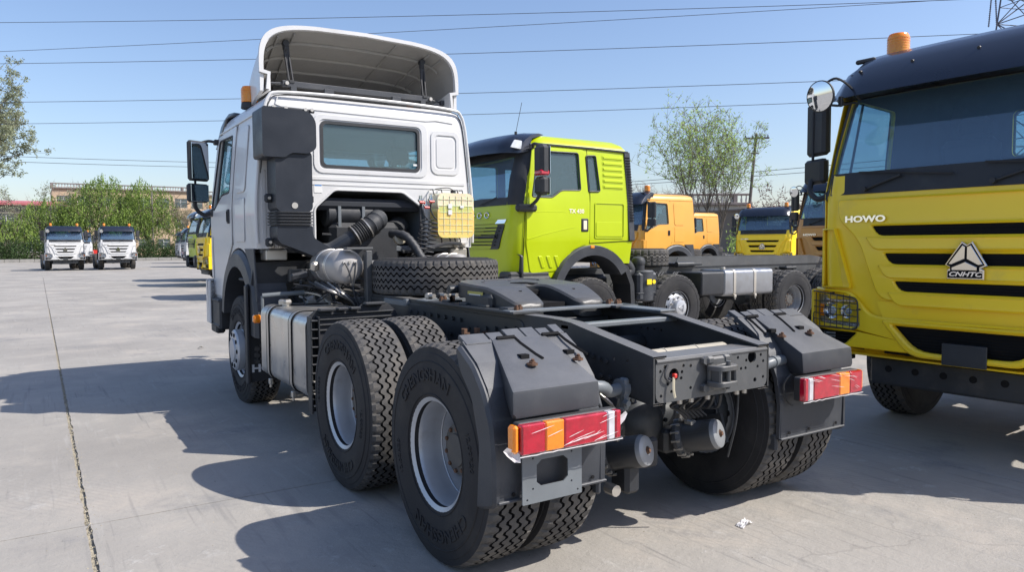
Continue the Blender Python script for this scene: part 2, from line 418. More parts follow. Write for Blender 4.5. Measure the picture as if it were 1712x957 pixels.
# ------------------------------------------------------------------ tyres and wheels (axis along local x, outer side +x)
def tyre_geo(pattern='rib', text=False, R=.555, W=.31):
    g = G(); h = W/2
    pitches = 54 if pattern == 'rib' else 30
    ph = [0, .10, .36, .48, .60, .86] if pattern == 'rib' else [0, .10, .16, .40, .50, .60, .66, .90]
    cols = []   # (x, r, groove id or None, zig factor, mat)
    side = [(-.105,.262),(-.128,.268),(-.142,.285),(-.152,.33),(-.157,.385),(-.157,.43),(-.151,.475),(-.146,.505),(-.143,.507),(-.139,.535)]
    gx = [-.078,-.027,.027,.078] if pattern == 'rib' else [-.055,0,.055]
    gw = .0082 if pattern == 'rib' else .007; amp = .0108 if pattern == 'rib' else .012; depth = .017
    for x, r in side: cols.append((x*h/.155, r*R/.555, 0, 'side'))
    cols.append((-.120*h/.155, R-.006, 0, 'shl'))
    for i, x in enumerate(gx):
        cols += [(x-gw, R-.0025*(abs(x)/.078)**2, 1, 'top'), (x-gw+.001, R-depth, 1, 'gr'), (x+gw-.001, R-depth, 1, 'gr'), (x+gw, R-.0025*(abs(x)/.078)**2, 1, 'top')]
    cols.append((.120*h/.155, R-.006, 0, 'shr'))
    for x, r in side[::-1]: cols.append((-x*h/.155, r*R/.555, 0, 'side'))
    nC = len(cols); S = pitches*len(ph)
    def zig(p):
        if pattern == 'rib': return 1 if (p < .12 or p > .85) else (-1 if .35 < p < .62 else (1-2*(p-.1)/.26 if p < .36 else -1+2*(p-.6)/.26))
        return 1 if p < .48 else -1
    for s in range(S):
        k, q = divmod(s, len(ph)); p = ph[q]; th = 2*pi*(k+p)/pitches
        z = zig(p)
        for x, r, zz, kind in cols:
            xx = x + (amp*z if zz else 0)
            if pattern == 'rib':
                if kind in ('shl',) and q in (2,3): r -= .012; xx += .006
                if kind in ('shr',) and q in (0,5): r -= .012; xx -= .006
            else:
                lat = (q in (1,2)) if xx < 0 else (q in (5,6))
                if kind in ('shl','shr','top') and lat: r -= .014
                if kind == 'side' and abs(x) < .141*h/.155+.001 and abs(x) > .138*h/.155 and r > .5 and lat: r -= .016
            g.v.append((xx, r*sin(th), r*cos(th)))
    for s in range(S):
        t = (s+1) % S
        for c in range(nC-1):
            k0, k1 = cols[c][3], cols[c+1][3]
            mi = 0 if k0 == 'side' and k1 == 'side' else (2 if 'gr' in (k0, k1) else 1)
            if k0 in ('shl',) and k1 == 'side': mi = 0
            g.f.append((s*nC+c, s*nC+c+1, t*nC+c+1, t*nC+c)); g.m.append(mi)
    # inner liner
    n0 = len(g.v); 
    for s in range(S):
        t = (s+1) % S; g.f.append((s*nC, t*nC, t*nC+nC-1, s*nC+nC-1)); g.m.append(2)
    for rr, ww in ((.30,.147),(.465,.153)):
        for sx in (-1, 1): g.tube([(sx*ww*h/.155, rr*cos(a)*R/.555, rr*sin(a)*R/.555) for a in [2*pi*i/72 for i in range(72)]], .0035, 4, 0, closed=True)
    if text:
        for a0 in (0., pi):
            for sx in (1, -1):
                def fun(u, v, w, sx=sx, a0=a0):
                    rr = .395+v; a = a0 + u/.395*1.0
                    return (sx*(.1575*h/.155+.002+w), -sx*rr*sin(-a) if sx > 0 else -rr*sin(a)*-1*-1, rr*cos(a))
                g.text('CHENGSHAN', .085, .003, fun, 0, offs=.0012, sx=1.15)
                def fun2(u, v, w, sx=sx, a0=a0):
                    rr = .40+v; a = a0 + pi/2 + u/.40
                    return (sx*(.1575*h/.155+.001+w), rr*sin(a) if sx > 0 else -rr*sin(a), rr*cos(a))
                g.text('12.00R20', .045, .002, fun2, 0, sx=1.1)
    return g
_wheel_cache = {}
TY = {}
def tyre_mesh(kind):
    if kind not in TY:
        g = tyre_geo('rib' if kind != 'lug' else 'lug', text=(kind == 'text'), R=.555 if kind != 'lug' else .545)
        o = g.build('tyre', [RUBBER, TREAD, GROOVE], recalc=False, sharp=25); TY[kind] = o.data; bpy.data.objects.remove(o)
    return TY[kind]
def cached(key, fn):
    if key not in _wheel_cache:
        o = fn(); _wheel_cache[key] = o.data; bpy.data.objects.remove(o)
    return _wheel_cache[key]
def link(name, data, parent, loc=(0,0,0), rot=(0,0,0)):
    o = bpy.data.objects.new(name, data); COL.objects.link(o); o.parent = parent; o.location = loc; o.rotation_euler = rot; return o
def rim_dish():     # rear dual outer: deep dish, disc set inwards
    g = G()
    g.lathe([(.262,.128),(.286,.142),(.292,.136),(.290,.128),(.274,.120),(.262,.104),(.256,.080),(.250,.02),(.246,-.03),(.232,-.05),(.226,-.085),(.21,-.125),(.17,-.136),(.10,-.136)], (0,0,0), (1,0,0), 56)
    g.lathe([(.262,-.128),(.286,-.142),(.262,-.10),(.25,-.06),(.246,-.03)], (0,0,0), (1,0,0), 40)
    # weld bead and vent holes
    g.lathe([(.248,-.020),(.243,-.024),(.248,-.030)], (0,0,0), (1,0,0), 40)
    for i in range(8):
        a = 2*pi*i/8; c = Vector((-.124, .208*sin(a), .208*cos(a)))
        g.tube([c+Vector((.0,0,0)), c+Vector((.006,0,0))], .022, 12, 1)
    return g.build('rim', [RIM, GROOVE])
def hub_dark():
    g = G()
    g.lathe([(.203,-.130),(.198,-.122),(.165,-.118),(.142,-.104),(.136,-.09),(.132,.0),(.128,.012),(.085,.018),(.082,.026),(.03,.030),(0,.030)], (0,0,0), (1,0,0), 40)
    for i in range(10):
        a = 2*pi*(i+.5)/10; g.tube([(-.125,.168*sin(a),.168*cos(a)),(-.095,.168*sin(a),.168*cos(a))], .018, 6, 2); g.tube([(-.095,.168*sin(a),.168*cos(a)),(-.075,.168*sin(a),.168*cos(a))], .011, 8, 1)
        g.tube([(.012,.108*sin(a),.108*cos(a)),(.026,.108*sin(a),.108*cos(a))], .011, 6, 1)
    return g.build('hub', [HUBDARK, RUST, DARKFRAME])
def rim_front(): # steer wheel: disc set outwards
    g = G()
    g.lathe([(.262,.128),(.286,.142),(.292,.136),(.290,.128),(.274,.122),(.266,.115),(.258,.09),(.248,.078),(.232,.085),(.205,.118),(.190,.128),(.10,.128)], (0,0,0), (1,0,0), 48)
    g.lathe([(.262,-.128),(.286,-.142),(.262,-.10),(.25,-.06),(.248,.078)], (0,0,0), (1,0,0), 32)
    for i in range(10):
        a = 2*pi*i/10; c = Vector((.101, .219*sin(a), .219*cos(a))); ax = Vector((.8, .6*sin(a), .6*cos(a)))
        g.tube([c-ax*.002, c+ax*.004], .023, 12, 1)
    return g.build('rim', [RIM, GROOVE])
def hub_front():
    g = G()
    g.lathe([(.192,.128),(.190,.136),(.14,.138),(.135,.15),(.13,.205),(.115,.225),(.085,.232),(.0,.234)], (0,0,0), (1,0,0), 36)
    for i in range(10):
        a = 2*pi*(i+.5)/10; g.tube([(.136,.162*sin(a),.162*cos(a)),(.172,.162*sin(a),.162*cos(a))], [.0165,.012], 6, 1)
    for i in range(3):
        a = 2*pi*i/3; g.tube([(.236, .01*sin(a), .01*cos(a)),(.236,.07*sin(a),.07*cos(a))], .006, 4, 0)
        b = a+2*pi/3; g.tube([(.236,.07*sin(a),.07*cos(a)),(.236,.07*sin(b),.07*cos(b))], .005, 4, 0)
    return g.build('hub', [RIM, ZINC])
def hub_front_main():
    g = G()
    g.lathe([(.205,.128),(.21,.16),(.208,.19),(.19,.205),(.12,.21),(.115,.222),(0,.225)], (0,0,0), (1,0,0), 40)
    for i in range(10):
        a = 2*pi*(i+.5)/10; g.tube([(.200,.160*sin(a),.160*cos(a)),(.213,.160*sin(a),.160*cos(a))], .021, 12, 1)
    return g.build('hub', [RIM, GROOVE])
def wheel(parent, loc, side, kind, rim='dish', turn=0.):
    """side +1: outer face to local +x; -1: outer face to local -x"""
    w = bpy.data.objects.new('wheel', None); COL.objects.link(w); w.parent = parent; w.location = loc; w.empty_display_size = .2
    w.rotation_euler = (turn, 0, 0 if side > 0 else pi)
    link('tyre', tyre_mesh(kind), w)
    link('rim', cached('dish', rim_dish) if rim in ('dish', 'inner') else cached('front', rim_front), w)
    if rim == 'dish': link('hub', cached('hubd', hub_dark), w)
    if rim == 'front': link('hub', cached('hubf', hub_front), w)
    if rim == 'mainfront': link('hub', cached('hubm', hub_front_main), w)
    return w
# ------------------------------------------------------------------ conventional cab (local origin: front axle centre on the ground, y forward, x right)
def lerp_tab(t, z):
    if z <= t[0][0]: return t[0][1:]
    for a, b in zip(t, t[1:]):
        if z <= b[0]:
            k = (z-a[0])/(b[0]-a[0]); return tuple(a[i]+(b[i]-a[i])*k for i in range(1, len(a)))
    return t[-1][1:]
def surround(B, parent, rows, top, bot, xin):
    """dark pillars, header and cowl band that hug the curved front"""
    g = G(); F = B.front()
    def patch(xa, xb, za, zb, nx, nz):
        k = len(g.v)
        for j in range(nz+1):
            z = za+(zb-za)*j/nz
            for i in range(nx+1): a, b = xa(z), xb(z); x = a+(b-a)*i/nx; g.v.append(F(x, z, .006))
        for j in range(nz):
            for i in range(nx): q = k+j*(nx+1)+i; g.f.append((q,q+1,q+nx+2,q+nx+1)); g.m.append(0)
    zt = top[0]; z0 = bot[1]
    inn = lambda z: xin-.075*(z-z0)/(zt-z0)
    for s in (-1,1): patch(lambda z: s*inn(z), lambda z: s*(B.hw(z)-.001), bot[0], top[1], 9, 14)
    patch(lambda z: -inn(zt), lambda z: inn(zt), top[0], top[1], 14, 3); patch(lambda z: -inn(z0), lambda z: inn(z0), bot[0], bot[1], 14, 1)
    g.build('windshield_surround', PLASTIC, parent)
class Body:
    """lofted cab body. levels: (z, half width, y rear, y front, corner radius)"""
    def __init__(s, levels, bulge=.035): s.t = levels; s.b = bulge
    def hw(s, z): return lerp_tab(s.t, z)[0]
    def yf(s, x, z): h, r, f, c = lerp_tab(s.t, z); return f - s.b*(min(abs(x), h-c)/h)**2 - (0. if abs(x) < h-c else (c-sqrt(max(0, c*c-(abs(x)-h+c)**2))))
    def outline(s, z):
        h, r, f, c = lerp_tab(s.t, z); P = []; rc = min(.05, c)
        n = 10
        for i in range(n+1):
            x = -(h-c)+(2*(h-c))*i/n; P.append((x, f-s.b*(x/h)**2))
        yc = f-s.b*((h-c)/h)**2-c
        for i in range(1, 7): q = pi/2*(1-i/6); P.append((h-c+c*cos(q), yc+c*sin(q)))
        for i in range(1, 4): q = -pi/2*i/3; P.append((h-rc+rc*cos(q), r+rc+rc*sin(q)))
        for i in range(0, 3): q = -pi/2-pi/2*i/3; P.append((-h+rc+rc*cos(q), r+rc+rc*sin(q)))
        for i in range(0, 7): q = pi-pi/2*i/6; P.append((-h+c+c*cos(q), yc+c*sin(q)))
        return P[:-1]
    def geo(s, zs):
        g = G(); R = [s.outline(z) for z in zs]; n = len(R[0])
        for z, P in zip(zs, R): g.v += [(x, y, z) for x, y in P]
        for i in range(len(zs)-1):
            for k in range(n): g.f.append((i*n+k, (i+1)*n+k, (i+1)*n+(k+1)%n, i*n+(k+1)%n)); g.m.append(0)
        g.f.append(list(range(n))); g.m.append(0)
        g.f.append([(len(zs)-1)*n+k for k in range(n)][::-1]); g.m.append(0)
        return g
    # surface maps
    def side(s, sg): return lambda u, v, w: (sg*(s.hw(v)+w), u, v)       # u=y v=z
    def front(s): return lambda u, v, w: (u, s.yf(u, v)+w, v)            # u=x v=z
    def rear(s): return lambda u, v, w: (u, lerp_tab(s.t, v)[1]-w, v)
def boolean(o, cutters, mats=None):
    for c in cutters:
        c.parent = o.parent
        m = o.modifiers.new('b', 'BOOLEAN'); m.operation = 'DIFFERENCE'; m.object = c; m.solver = 'EXACT'
    bpy.context.view_layer.update()
    me = bpy.data.meshes.new_from_object(o.evaluated_get(bpy.context.evaluated_depsgraph_get()))
    me.name = o.data.name; o.modifiers.clear(); o.data = me
    me.polygons.foreach_set('use_smooth', [True]*len(me.polygons)); me.set_sharp_from_angle(angle=radians(32))
    for c in cutters: bpy.data.objects.remove(c)
def cutter(loops, w0, w1, fun, mats):
    g = G(); g.sheet(loops, w0, w1, fun); return g.build('cut', mats)
YZ = lambda u, v, w: (w, u, v)
XZ = lambda u, v, w: (u, w, v)
XY = lambda u, v, w: (u, v, w)
HB = Body([(.95,1.14,-.75,1.40,.16),(1.55,1.155,-.75,1.41,.16),(1.98,1.155,-.75,1.40,.15),(2.30,1.13,-.75,1.335,.15),(2.72,1.09,-.75,1.21,.14),(2.86,1.07,-.75,1.13,.14),(2.94,1.05,-.745,1.08,.13),(2.99,1.01,-.72,1.02,.13),(3.03,.93,-.65,.92,.12),(3.045,.84,-.55,.80,.10)])
HW_DOOR = [(1.00,2.76),(.36,2.74),(.345,2.16),(.72,2.15),(1.10,2.0),(1.22,2.03)]
def letters(g, txt, size, fun, mi=0, offs=.002, shear=0., sx=1.): g.text(txt, size, .006, fun, mi, offs=offs, shear=shear, sx=sx)
def beacon(x, y, z, parent):
    g = G(); g.cyl((x,y,z-.02),(x,y,z+.045), .088, .082, 24, 0, bev=.006)
    b = g.build('beacon_base', PLASTIC, parent)
    g = G(); g.lathe([(.078,.045),(.085,.05),(.084,.10),(.081,.19),(.07,.21),(0,.214)], (x,y,z), (0,0,1), 28)
    for k in range(6): g.lathe([(.0845,.06+.021*k),(.086,.067+.021*k),(.0845,.074+.021*k)], (x,y,z), (0,0,1), 28)
    lab(g.build('beacon_lens', AMBER, b), 'amber beacon lens'); return b
def howo_cab(root, paint, visor=True, full_front=True, rear_hole=False, orange_door_panel=True, beacons=((-.80,.9),(.80,.9))):
    B = HB
    g = B.geo([.95,1.10,1.3,1.58,1.80,1.98,2.14,2.30,2.45,2.58,2.72,2.80,2.86,2.94,2.97,2.99,3.015,3.03,3.04,3.045])
    o = g.build('cab', [paint, INTERIOR], root)
    m = o.modifiers.new('s', 'SOLIDIFY'); m.thickness = .035; m.offset = -1; m.material_offset = 1; m.use_even_offset = True
    cut = []
    cut.append(cutter([roundpoly(HW_DOOR, [.05,.05,.06,.04,.04,.03])], -1.4, 1.4, YZ, [paint]))
    cut.append(cutter([roundpoly([(-1.085,2.12),(1.085,2.12),(1.015,2.76),(-1.015,2.76)], .06)], .9, 1.6, XZ, [NAVY]))
    cut.append(cutter([rrect(-.515,2.36,.515,2.785,.05)], -.9, -.6, XZ, [NAVY]))
    arch = [(-.9,.8)]+[(-.9,1.56),(-.66,1.56)]+[(.80*cos(a)-.0, .80+.77*sin(a)) for a in [radians(q) for q in range(112, 20, -8)]]+[(.735,1.04),(.735,.8)]
    cut.append(cutter([arch], -1.4, 1.4, YZ, [PLASTIC]))
    if rear_hole: cut.append(cutter([[(-.60,1.3),(-.60,1.95),(-.40,2.135),(.33,2.135),(.58,1.96),(.60,1.3)]], -.9, -.3, XZ, [paint]))
    boolean(o, cut)
    # glass
    gg = G(); gg.patch(lambda u, v, w: B.front()(u*(1-.115*(v-2.11)), v, w), -1.10, 1.10, 2.10, 2.775, 36, 6, -.026, -.018); gg.build('windshield', GLASSDK, o)
    gg = G(); gg.sheet([rrect(-.525,2.35,.525,2.795,.05)], -.02, -.012, B.rear()); gg.build('rear_window', GLASS, o)
    gg = G(); gg.sheet([rrect(-.53,2.345,.53,2.80,.055), rrect(-.50,2.375,.50,2.77,.04)], -.008, .008, B.rear()); gg.build('window_seal', PLASTIC, o)
    # windshield surround band and lower cowl
    surround(B, o, [(1.965,.965,-.02),(2.04,.965,-.02),(2.2,.945,-.02),(2.45,.92,-.02),(2.72,.895,-.02),(2.80,.6,-.02),(2.90,.4,-.02)], (2.74,2.93), (1.965,2.14), 1.08)
    # doors
    for sg in (-1, 1):
        d = G(); dp = roundpoly([(1.29,1.98),(1.13,2.82),(.235,2.84),(.235,1.60),(.42,1.46),(.62,1.30),(.755,1.03),(1.27,1.03)], [.02,.06,.05,.03,.03,.03,.02,.06])
        d.sheet([dp, roundpoly([(1.015,2.775),(.345,2.755),(.33,2.145),(.71,2.135),(1.09,1.985),(1.235,2.015)], [.05,.05,.06,.04,.04,.03])], .001, .011, B.side(sg), dens=.15, inset=.004)
        for q in ((.20,1.62,1.86),): pass
        door = d.build('door', paint, root)
        h = G(); h.box((sg*1.172, .34, 1.90), (.022,.085,.15), .01, 0); h.box((sg*1.184, .34, 1.90), (.014,.03,.11), .006, 1); h.build('door_handle', [PLASTIC, GROOVE], door)
        w = G(); w.sheet([roundpoly([(1.01,2.77),(.35,2.75),(.335,2.15),(.715,2.14),(1.095,1.99),(1.23,2.02)], .04)], -.022, -.016, B.side(sg)); w.build('window', GLASS, door)
        s = G(); s.tube([B.side(sg)(y, z, .006) for y, z in roundpoly([(1.005,2.765),(.355,2.745),(.34,2.155),(.715,2.145),(1.095,1.995),(1.225,2.025)], .04)], .010, 6, 0, closed=True)
        s.tube([B.side(sg)(.97, 2.04, .0), B.side(sg)(.86, 2.755, .0)], .012, 6, 0)
        s.build('window_seal', PLASTIC, door)
        # pressed panels behind the door, and seam grooves
        p = G()
        p.sheet([rrect(-.30,2.12,.10,2.78,.06)], .0, .007, B.side(sg), inset=.006); p.sheet([rrect(-.27,2.15,.07,2.75,.05)], .006, .0075, B.side(sg), inset=.001)
        p.sheet([rrect(-.30,1.63,.10,2.06,.02)], .0, .005, B.side(sg), inset=.003)
        p.tube([B.side(sg)(y, 2.855, .0) for y in (-.70,0,.7,1.12)], .010, 6)
        p.build('side_panel', paint, o)
        s2 = G(); s2.tube([B.side(sg)(y, z, -.002) for y, z in [(.225,2.85),(.225,1.60)]], .005, 4)
        s2.build('door_seam', GROOVE, o)
        # wheel-arch flare and inner fender
        f = G(); ang = [radians(q) for q in range(186, -2, -12)]
        def ring(r, x, z0=.80): return [(x, r*cos(a), z0+r*sin(a)*.97) for a in ang]
        X1, X0 = sg*1.19, sg*.86
        R_ = [ring(.60, X1), ring(.735, X1-sg*.006), ring(.775, X1-sg*.035), ring(.775, X0)]
        R2 = [ring(.60, X1-sg*.02), ring(.60, X0)]
        for A, C2 in list(zip(R_, R_[1:]))+[(R_[0], R2[0]), (R2[0], R2[1])]:
            n = len(A); k = len(f.v); f.v += A+C2
            for i in range(n-1): f.f.append((k+i, k+i+1, k+n+i+1, k+n+i)); f.m.append(0)
        f.sheet([[(-.76,1.06),(-.66,1.56),(-.30,1.56),(-.55,1.36),(-.63,1.1)]], 0, .012, lambda u,v,w: (sg*(1.15+w),u,v))
        f.build('wheel_arch', GREYPLASTIC, root)
    # interior
    it = G()
    it.box((0,.2,1.55),(2.2,1.8,.06),.01)                                       # floor
    it.box((0,1.12,1.82),(2.1,.34,.34),.05,0); it.box((0,1.0,1.72),(.5,.5,.5),.05)  # dash
    it.box((0,-.45,2.0),(2.1,.5,.12),.04,1)
    it.build('dashboard', [INTERIOR, SEAT], o)
    for sx in (-.58, .58):
        s = G(); s.box((sx,.25,1.85),(.5,.5,.16),.05); s.box((sx,-.02,2.18),(.48,.14,.60),.06,rot=(radians(-8),0,0)); s.box((sx,-.08,2.58),(.26,.10,.18),.04); s.box((sx,.25,1.68),(.3,.3,.2),.02)
        s.build('seat', SEAT, o)
    s = G(); c = Vector((-.58,.82,2.12)); ax = Vector((0,-.55,.83)).normalized(); a1 = Vector((1,0,0)); a2 = ax.cross(a1)
    s.tube([c+(a1*cos(q)+a2*sin(q))*.23 for q in [2*pi*i/28 for i in range(28)]], .014, 6, closed=True)
    for q in (0, 2.1, 4.2): s.tube([c, c+(a1*cos(q)+a2*sin(q))*.22], .012, 6)
    s.tube([c, c-ax*.4], .03, 8); s.build('steering_wheel', SEAT, o)
    # visor cap over the windshield
    if visor:
        v = G(); rows = []
        prof = [(1.06,2.75,.0),(1.075,2.735,.275),(1.075,2.715,.33),(1.065,2.80,.275),(1.05,2.95,.14),(1.035,3.03,.03),(1.01,3.085,-.09),(.98,3.085,-.22),(.93,3.055,-.34)]
        nx = 17
        for hwv, z, dy in prof:
            for i in range(nx):
                x = (-1+2*i/(nx-1)); xx = x*hwv*1.0
                yb = 1.21+dy-.06*x*x-.12*max(0, abs(x)-.86)/.14
                v.v.append((xx, yb, z-(.015*max(0,abs(x)-.9)/.1 if z > 3 else 0)))
        for j in range(len(prof)-1):
            for i in range(nx-1): v.f.append((j*nx+i, j*nx+i+1, (j+1)*nx+i+1, (j+1)*nx+i)); v.m.append(0)
        # side cheeks
        for sx in (0, nx-1):
            idx = [j*nx+sx for j in range(len(prof))]; k = len(v.v); x0 = v.v[idx[0]][0]; sgx = 1 if x0 > 0 else -1
            v.v += [(sgx*1.08, .98, 2.72), (sgx*1.05,.84,3.0)]
            v.f.append(idx+[k+1, k]); v.m.append(0)
        vis = v.build('sun_visor', NAVY, root, sharp=50)
        ms = vis.modifiers.new('s', 'SOLIDIFY'); ms.thickness = .012; ms.offset = -1
        q = G(); 
        for sx in (-.86,-.45,0,.45,.86): q.cyl((sx, 1.36-.05*sx*sx, 2.93),(sx, 1.38-.05*sx*sx, 2.925), .011, n=8)
        q.tube([(x, 1.365-.06*(x/1.03)**2, 2.915) for x in [-.95+.19*i for i in range(11)]], .004, 4)
        for sx in (-.92, .92): q.box((sx, 1.14, 3.05), (.16,.04,.035), .01)
        q.build('visor_trim', PLASTIC, vis)
        for bx, by in beacons: beacon(bx, by, 3.045 if bx*bx > .85 else 3.07, root)
    if full_front: howo_front(root, o, paint)
    howo_mirrors(root)
    return o
def howo_front(root, cab, paint):
    B = HB
    F0 = lambda u, v, w: (u, 1.405-.035*(u/1.15)**2+w, v)
    def slot(z0, z1, xr, sl=.055): return roundpoly([(-xr,z1),(-xr+sl,z0),(xr-sl,z0),(xr,z1)], [.02,.05,.05,.02])
    g = G()
    # painted front panel with three tapering slots
    P = roundpoly([(-.98,1.93),(-.97,1.77),(-.80,1.60),(-.63,1.14),(.63,1.14),(.80,1.60),(.97,1.77),(.98,1.93)], [.03,.05,.08,.10,.10,.08,.05,.03])
    S = [slot(1.635,1.712,.70), slot(1.418,1.502,.60), slot(1.215,1.292,.52)]
    g.sheet([P]+S, .0, .045, F0, inset=.012, dens=.10)
    # raised lips under the slots
    for zl, xr in ((1.60,.74),(1.385,.64),(1.182,.56)):
        g.sheet([roundpoly([(-xr,zl+.026),(-xr+.07,zl-.075),(xr-.07,zl-.075),(xr,zl+.026)], [.02,.05,.05,.02])], .04, .062, F0, inset=.012, dens=.10)
    fp = g.build('front_panel', paint, root)
    g = G()
    for z0, z1, xr, _ in ((1.63,1.715,.70,0),(1.41,1.505,.60,0),(1.21,1.295,.52,0)):
        g.patch(F0, -xr, xr, z0, z1, 14, 1, .003, .016)
        for k in range(3): g.patch(F0, -xr*.96, xr*.96, z0+.014+.022*k, z0+.020+.022*k, 14, 1, .014, .028)
    g.build('grille_mesh', GROOVE, fp)
    # corner fairings
    for sg in (-1, 1):
        c = G()
        def cf(u, v, w): # u from 0 (inboard) to 1 wraps the corner
            x = .99+u*.20 if u < .8 else 1.15+(u-.8)*.10; y = 1.39+w-(.0 if u < .4 else (u-.4)**2*.55)
            return (sg*x, y, v)
        c.sheet([roundpoly([(.05,1.70),(-.62,1.26),(-.62,1.22),(1.0,1.22),(1.02,1.70)], .02)], .0, .04, cf, inset=.012, dens=.12)
        c.box((sg*1.150,1.20,1.46),(.020,.26,.46),.008)
        c.build('corner_fairing', paint, root)
    # bumper
    F1 = lambda u, v, w: (u, 1.455-.05*(u/1.2)**2-(.0 if abs(u) < 1.0 else (abs(u)-1.0)**2*2.2)+w, v)
    O = roundpoly([(-1.225,.70),(1.225,.70),(1.235,1.215),(.86,1.20),(.70,1.03),(.60,1.01),(-.60,1.01),(-.70,1.03),(-.86,1.20),(-1.235,1.215)], [.03,.03,.02,.06,.06,.05,.05,.06,.06,.02])
    op = roundpoly([(-.52,.965),(-.34,.775),(.34,.775),(.52,.965)], [.02,.10,.10,.02])
    hl = [[(s*x, z) for x, z in [(.80,1.145),(.78,.915),(1.19,.93),(1.20,1.165)]] for s in (-1,1)]
    fl = [[(s*x, z) for x, z in [(.80,.875),(.90,.775),(1.19,.775),(1.19,.875)]] for s in (-1,1)]
    g = G(); g.sheet([O, op]+[roundpoly(h, .03) for h in hl]+[roundpoly(h, .02) for h in fl], -.035, .0, F1, inset=.014, dens=.09)
    g.sheet([roundpoly([(-.60,.99),(-.385,.735),(.385,.735),(.60,.99)], [.03,.10,.10,.03]), op], -.005, .022, F1, inset=.014, dens=.10)
    g.sheet([roundpoly([(-.66,1.135),(.66,1.135),(.60,1.0),(-.60,1.0)], .02)], -.05, -.03, F1, dens=.1)
    for sg in (-1, 1):
        g.box((sg*1.215, 1.27, .95), (.025,.20,.50), .012)
    bmp = g.build('bumper', paint, root)
    g = G(); g.sheet([[(-.60,.73),(.60,.73),(.60,1.0),(-.60,1.0)]], -.075, -.06, F1, dens=.12)
    for k in range(9): g.box((0,1.39,.79+.022*k),(.95,.008,.005),0)
    for sg in (-1,1): g.sheet([[(sg*.76,.74),(sg*1.2,.74),(sg*1.2,.90),(sg*.76,.90)]], -.06, -.05, F1)
    for sg in (-1,1):
        for k in range(4): g.box((sg*.99,1.385,.79+.024*k),(.38,.02,.008),0)
        g.box((sg*1.02,1.35,.675),(.30,.10,.05),.005)
    g.build('bumper_grille', GROOVE, bmp)
    g = G(); g.box((0, 1.475, .785), (.29,.014,.155), .004); 
    for sx in (-.11,.11): g.cyl((sx,1.48,.83),(sx,1.487,.83),.006,n=8)
    g.build('plate_bracket', DARKFRAME, bmp)
    for sg in (-1, 1):
        h = G(); q = roundpoly([(sg*x, z) for x, z in [(.80,1.145),(.78,.915),(1.19,.93),(1.20,1.165)]], .03)
        h.sheet([q], -.07, -.05, F1, 1, dens=.1)
        for cx, r in ((.89,.055),(1.03,.068)): h.lathe([(0,-.02),(r*.4,-.015),(r*.8,.012),(r,.03)], F1(sg*cx,1.035,-.05), (0,1,0), 20, 0); h.lathe([(0,.02),(r*.45,.012),(r*.5,0)], F1(sg*cx,1.035,-.05), (0,1,0), 14, 1)
        h.box(F1(sg*1.14,1.03,-.03), (.06,.02,.10), .01, 2)
        h.box(F1(sg*.96,1.12,-.03), (.26,.015,.02), .004, 0)
        lamp = h.build('headlight', [CHROME, LAMPIN, AMBER], root)
        l = G(); l.sheet([q], -.016, -.010, F1, dens=.1); l.build('lens', LENSG, lamp)
        f = G(); f.lathe([(0,-.01),(.03,0),(.04,.02)], F1(sg*1.06,.825,-.045), (0,1,0), 16, 0); f.box(F1(sg*1.06,.825,-.045),(.10,.01,.07),.01,1); f.build('fog_lamp', [CHROME, CLEARLENS], lamp)
        w = G(); off = .05
        out = roundpoly([(sg*x, z) for x, z in [(.765,1.15),(.76,.905),(1.20,.90),(1.225,1.19)]], .05)
        w.tube([F1(x, z, off) for x, z in out], .006, 5, closed=True)
        for k in range(7): x = sg*(.83+.055*k); w.tube([F1(x, 1.175, off), F1(x, .745 if k > 4 else .905, off)], .0035, 4)
        for k in range(4): z = .955+.05*k; w.tube([F1(sg*(.765+.0), z, off), F1(sg*1.21, z, off)], .0035, 4)
        for k in range(3): z = .76+.045*k; w.tube([F1(sg*1.04, z, off), F1(sg*1.21, z, off)], .0035, 4)
        for x, z in ((.77,1.06),(.80,.91),(1.0,1.18)): w.tube([F1(sg*x, z, -.01), F1(sg*x, z, off)], .007, 5)
        w.build('headlight_guard', PLASTIC, lamp)
    # lower cross beam, steps
    g = G(); g.box((0,1.25,.58),(1.5,.12,.22),.02); 
    for k in range(7): g.cyl((-.6+.2*k,1.31,.60),(-.6+.2*k,1.315,.60),.026,n=12,mi=1)
    g.box((0,.9,.55),(1.0,.6,.08),.02); g.build('front_underrun_beam', [DARKFRAME, GROOVE], root)
    for sg in (-1,1):
        g = G(); g.box((sg*1.12,.98,.83),(.16,.44,.34),.02); g.box((sg*1.18,.98,.70),(.06,.40,.03),.01); g.box((sg*1.18,.98,.98),(.06,.40,.03),.01); g.box((sg*1.15,1.12,.66),(.10,.3,.12),.02)
        g.build('step', PLASTIC, root)
    # cowl, wipers
    for cx, d in ((-.35,-1),(.55,-1)):
        g = G(); a = Vector(B.front()(cx+.22, 2.0, .02)); b = Vector(B.front()(cx-.05, 2.09, .03)); g.tube([a, b], .010, 6); g.tube([Vector(B.front()(cx+x, 2.075+.02*k, .03)) for k, x in enumerate((-.42,-.2,0,.28))], .008, 5)
        g.cyl(a, a+Vector((0,.03,0)), .02, n=10); g.build('wiper', PLASTIC, cab)
    # lettering on the panel's upper left and centre emblem
    def TF(cx, cz, off, sgn=-1): return lambda u, v, w: (cx+sgn*u*1.0, F0(cx+sgn*u, cz, .047+off)[1]+w, cz+v)
    g = G(); letters(g, 'HOWO', .066, TF(.745, 1.765, .0), offs=.0028, sx=1.45); g.build('lettering', CHROME, fp)
    def E_(p): return (-(p[0]-610)*.000344, 1.455-(p[1]-500)*.000344)
    FE = lambda u, v, w: (u, 1.468+w, v)
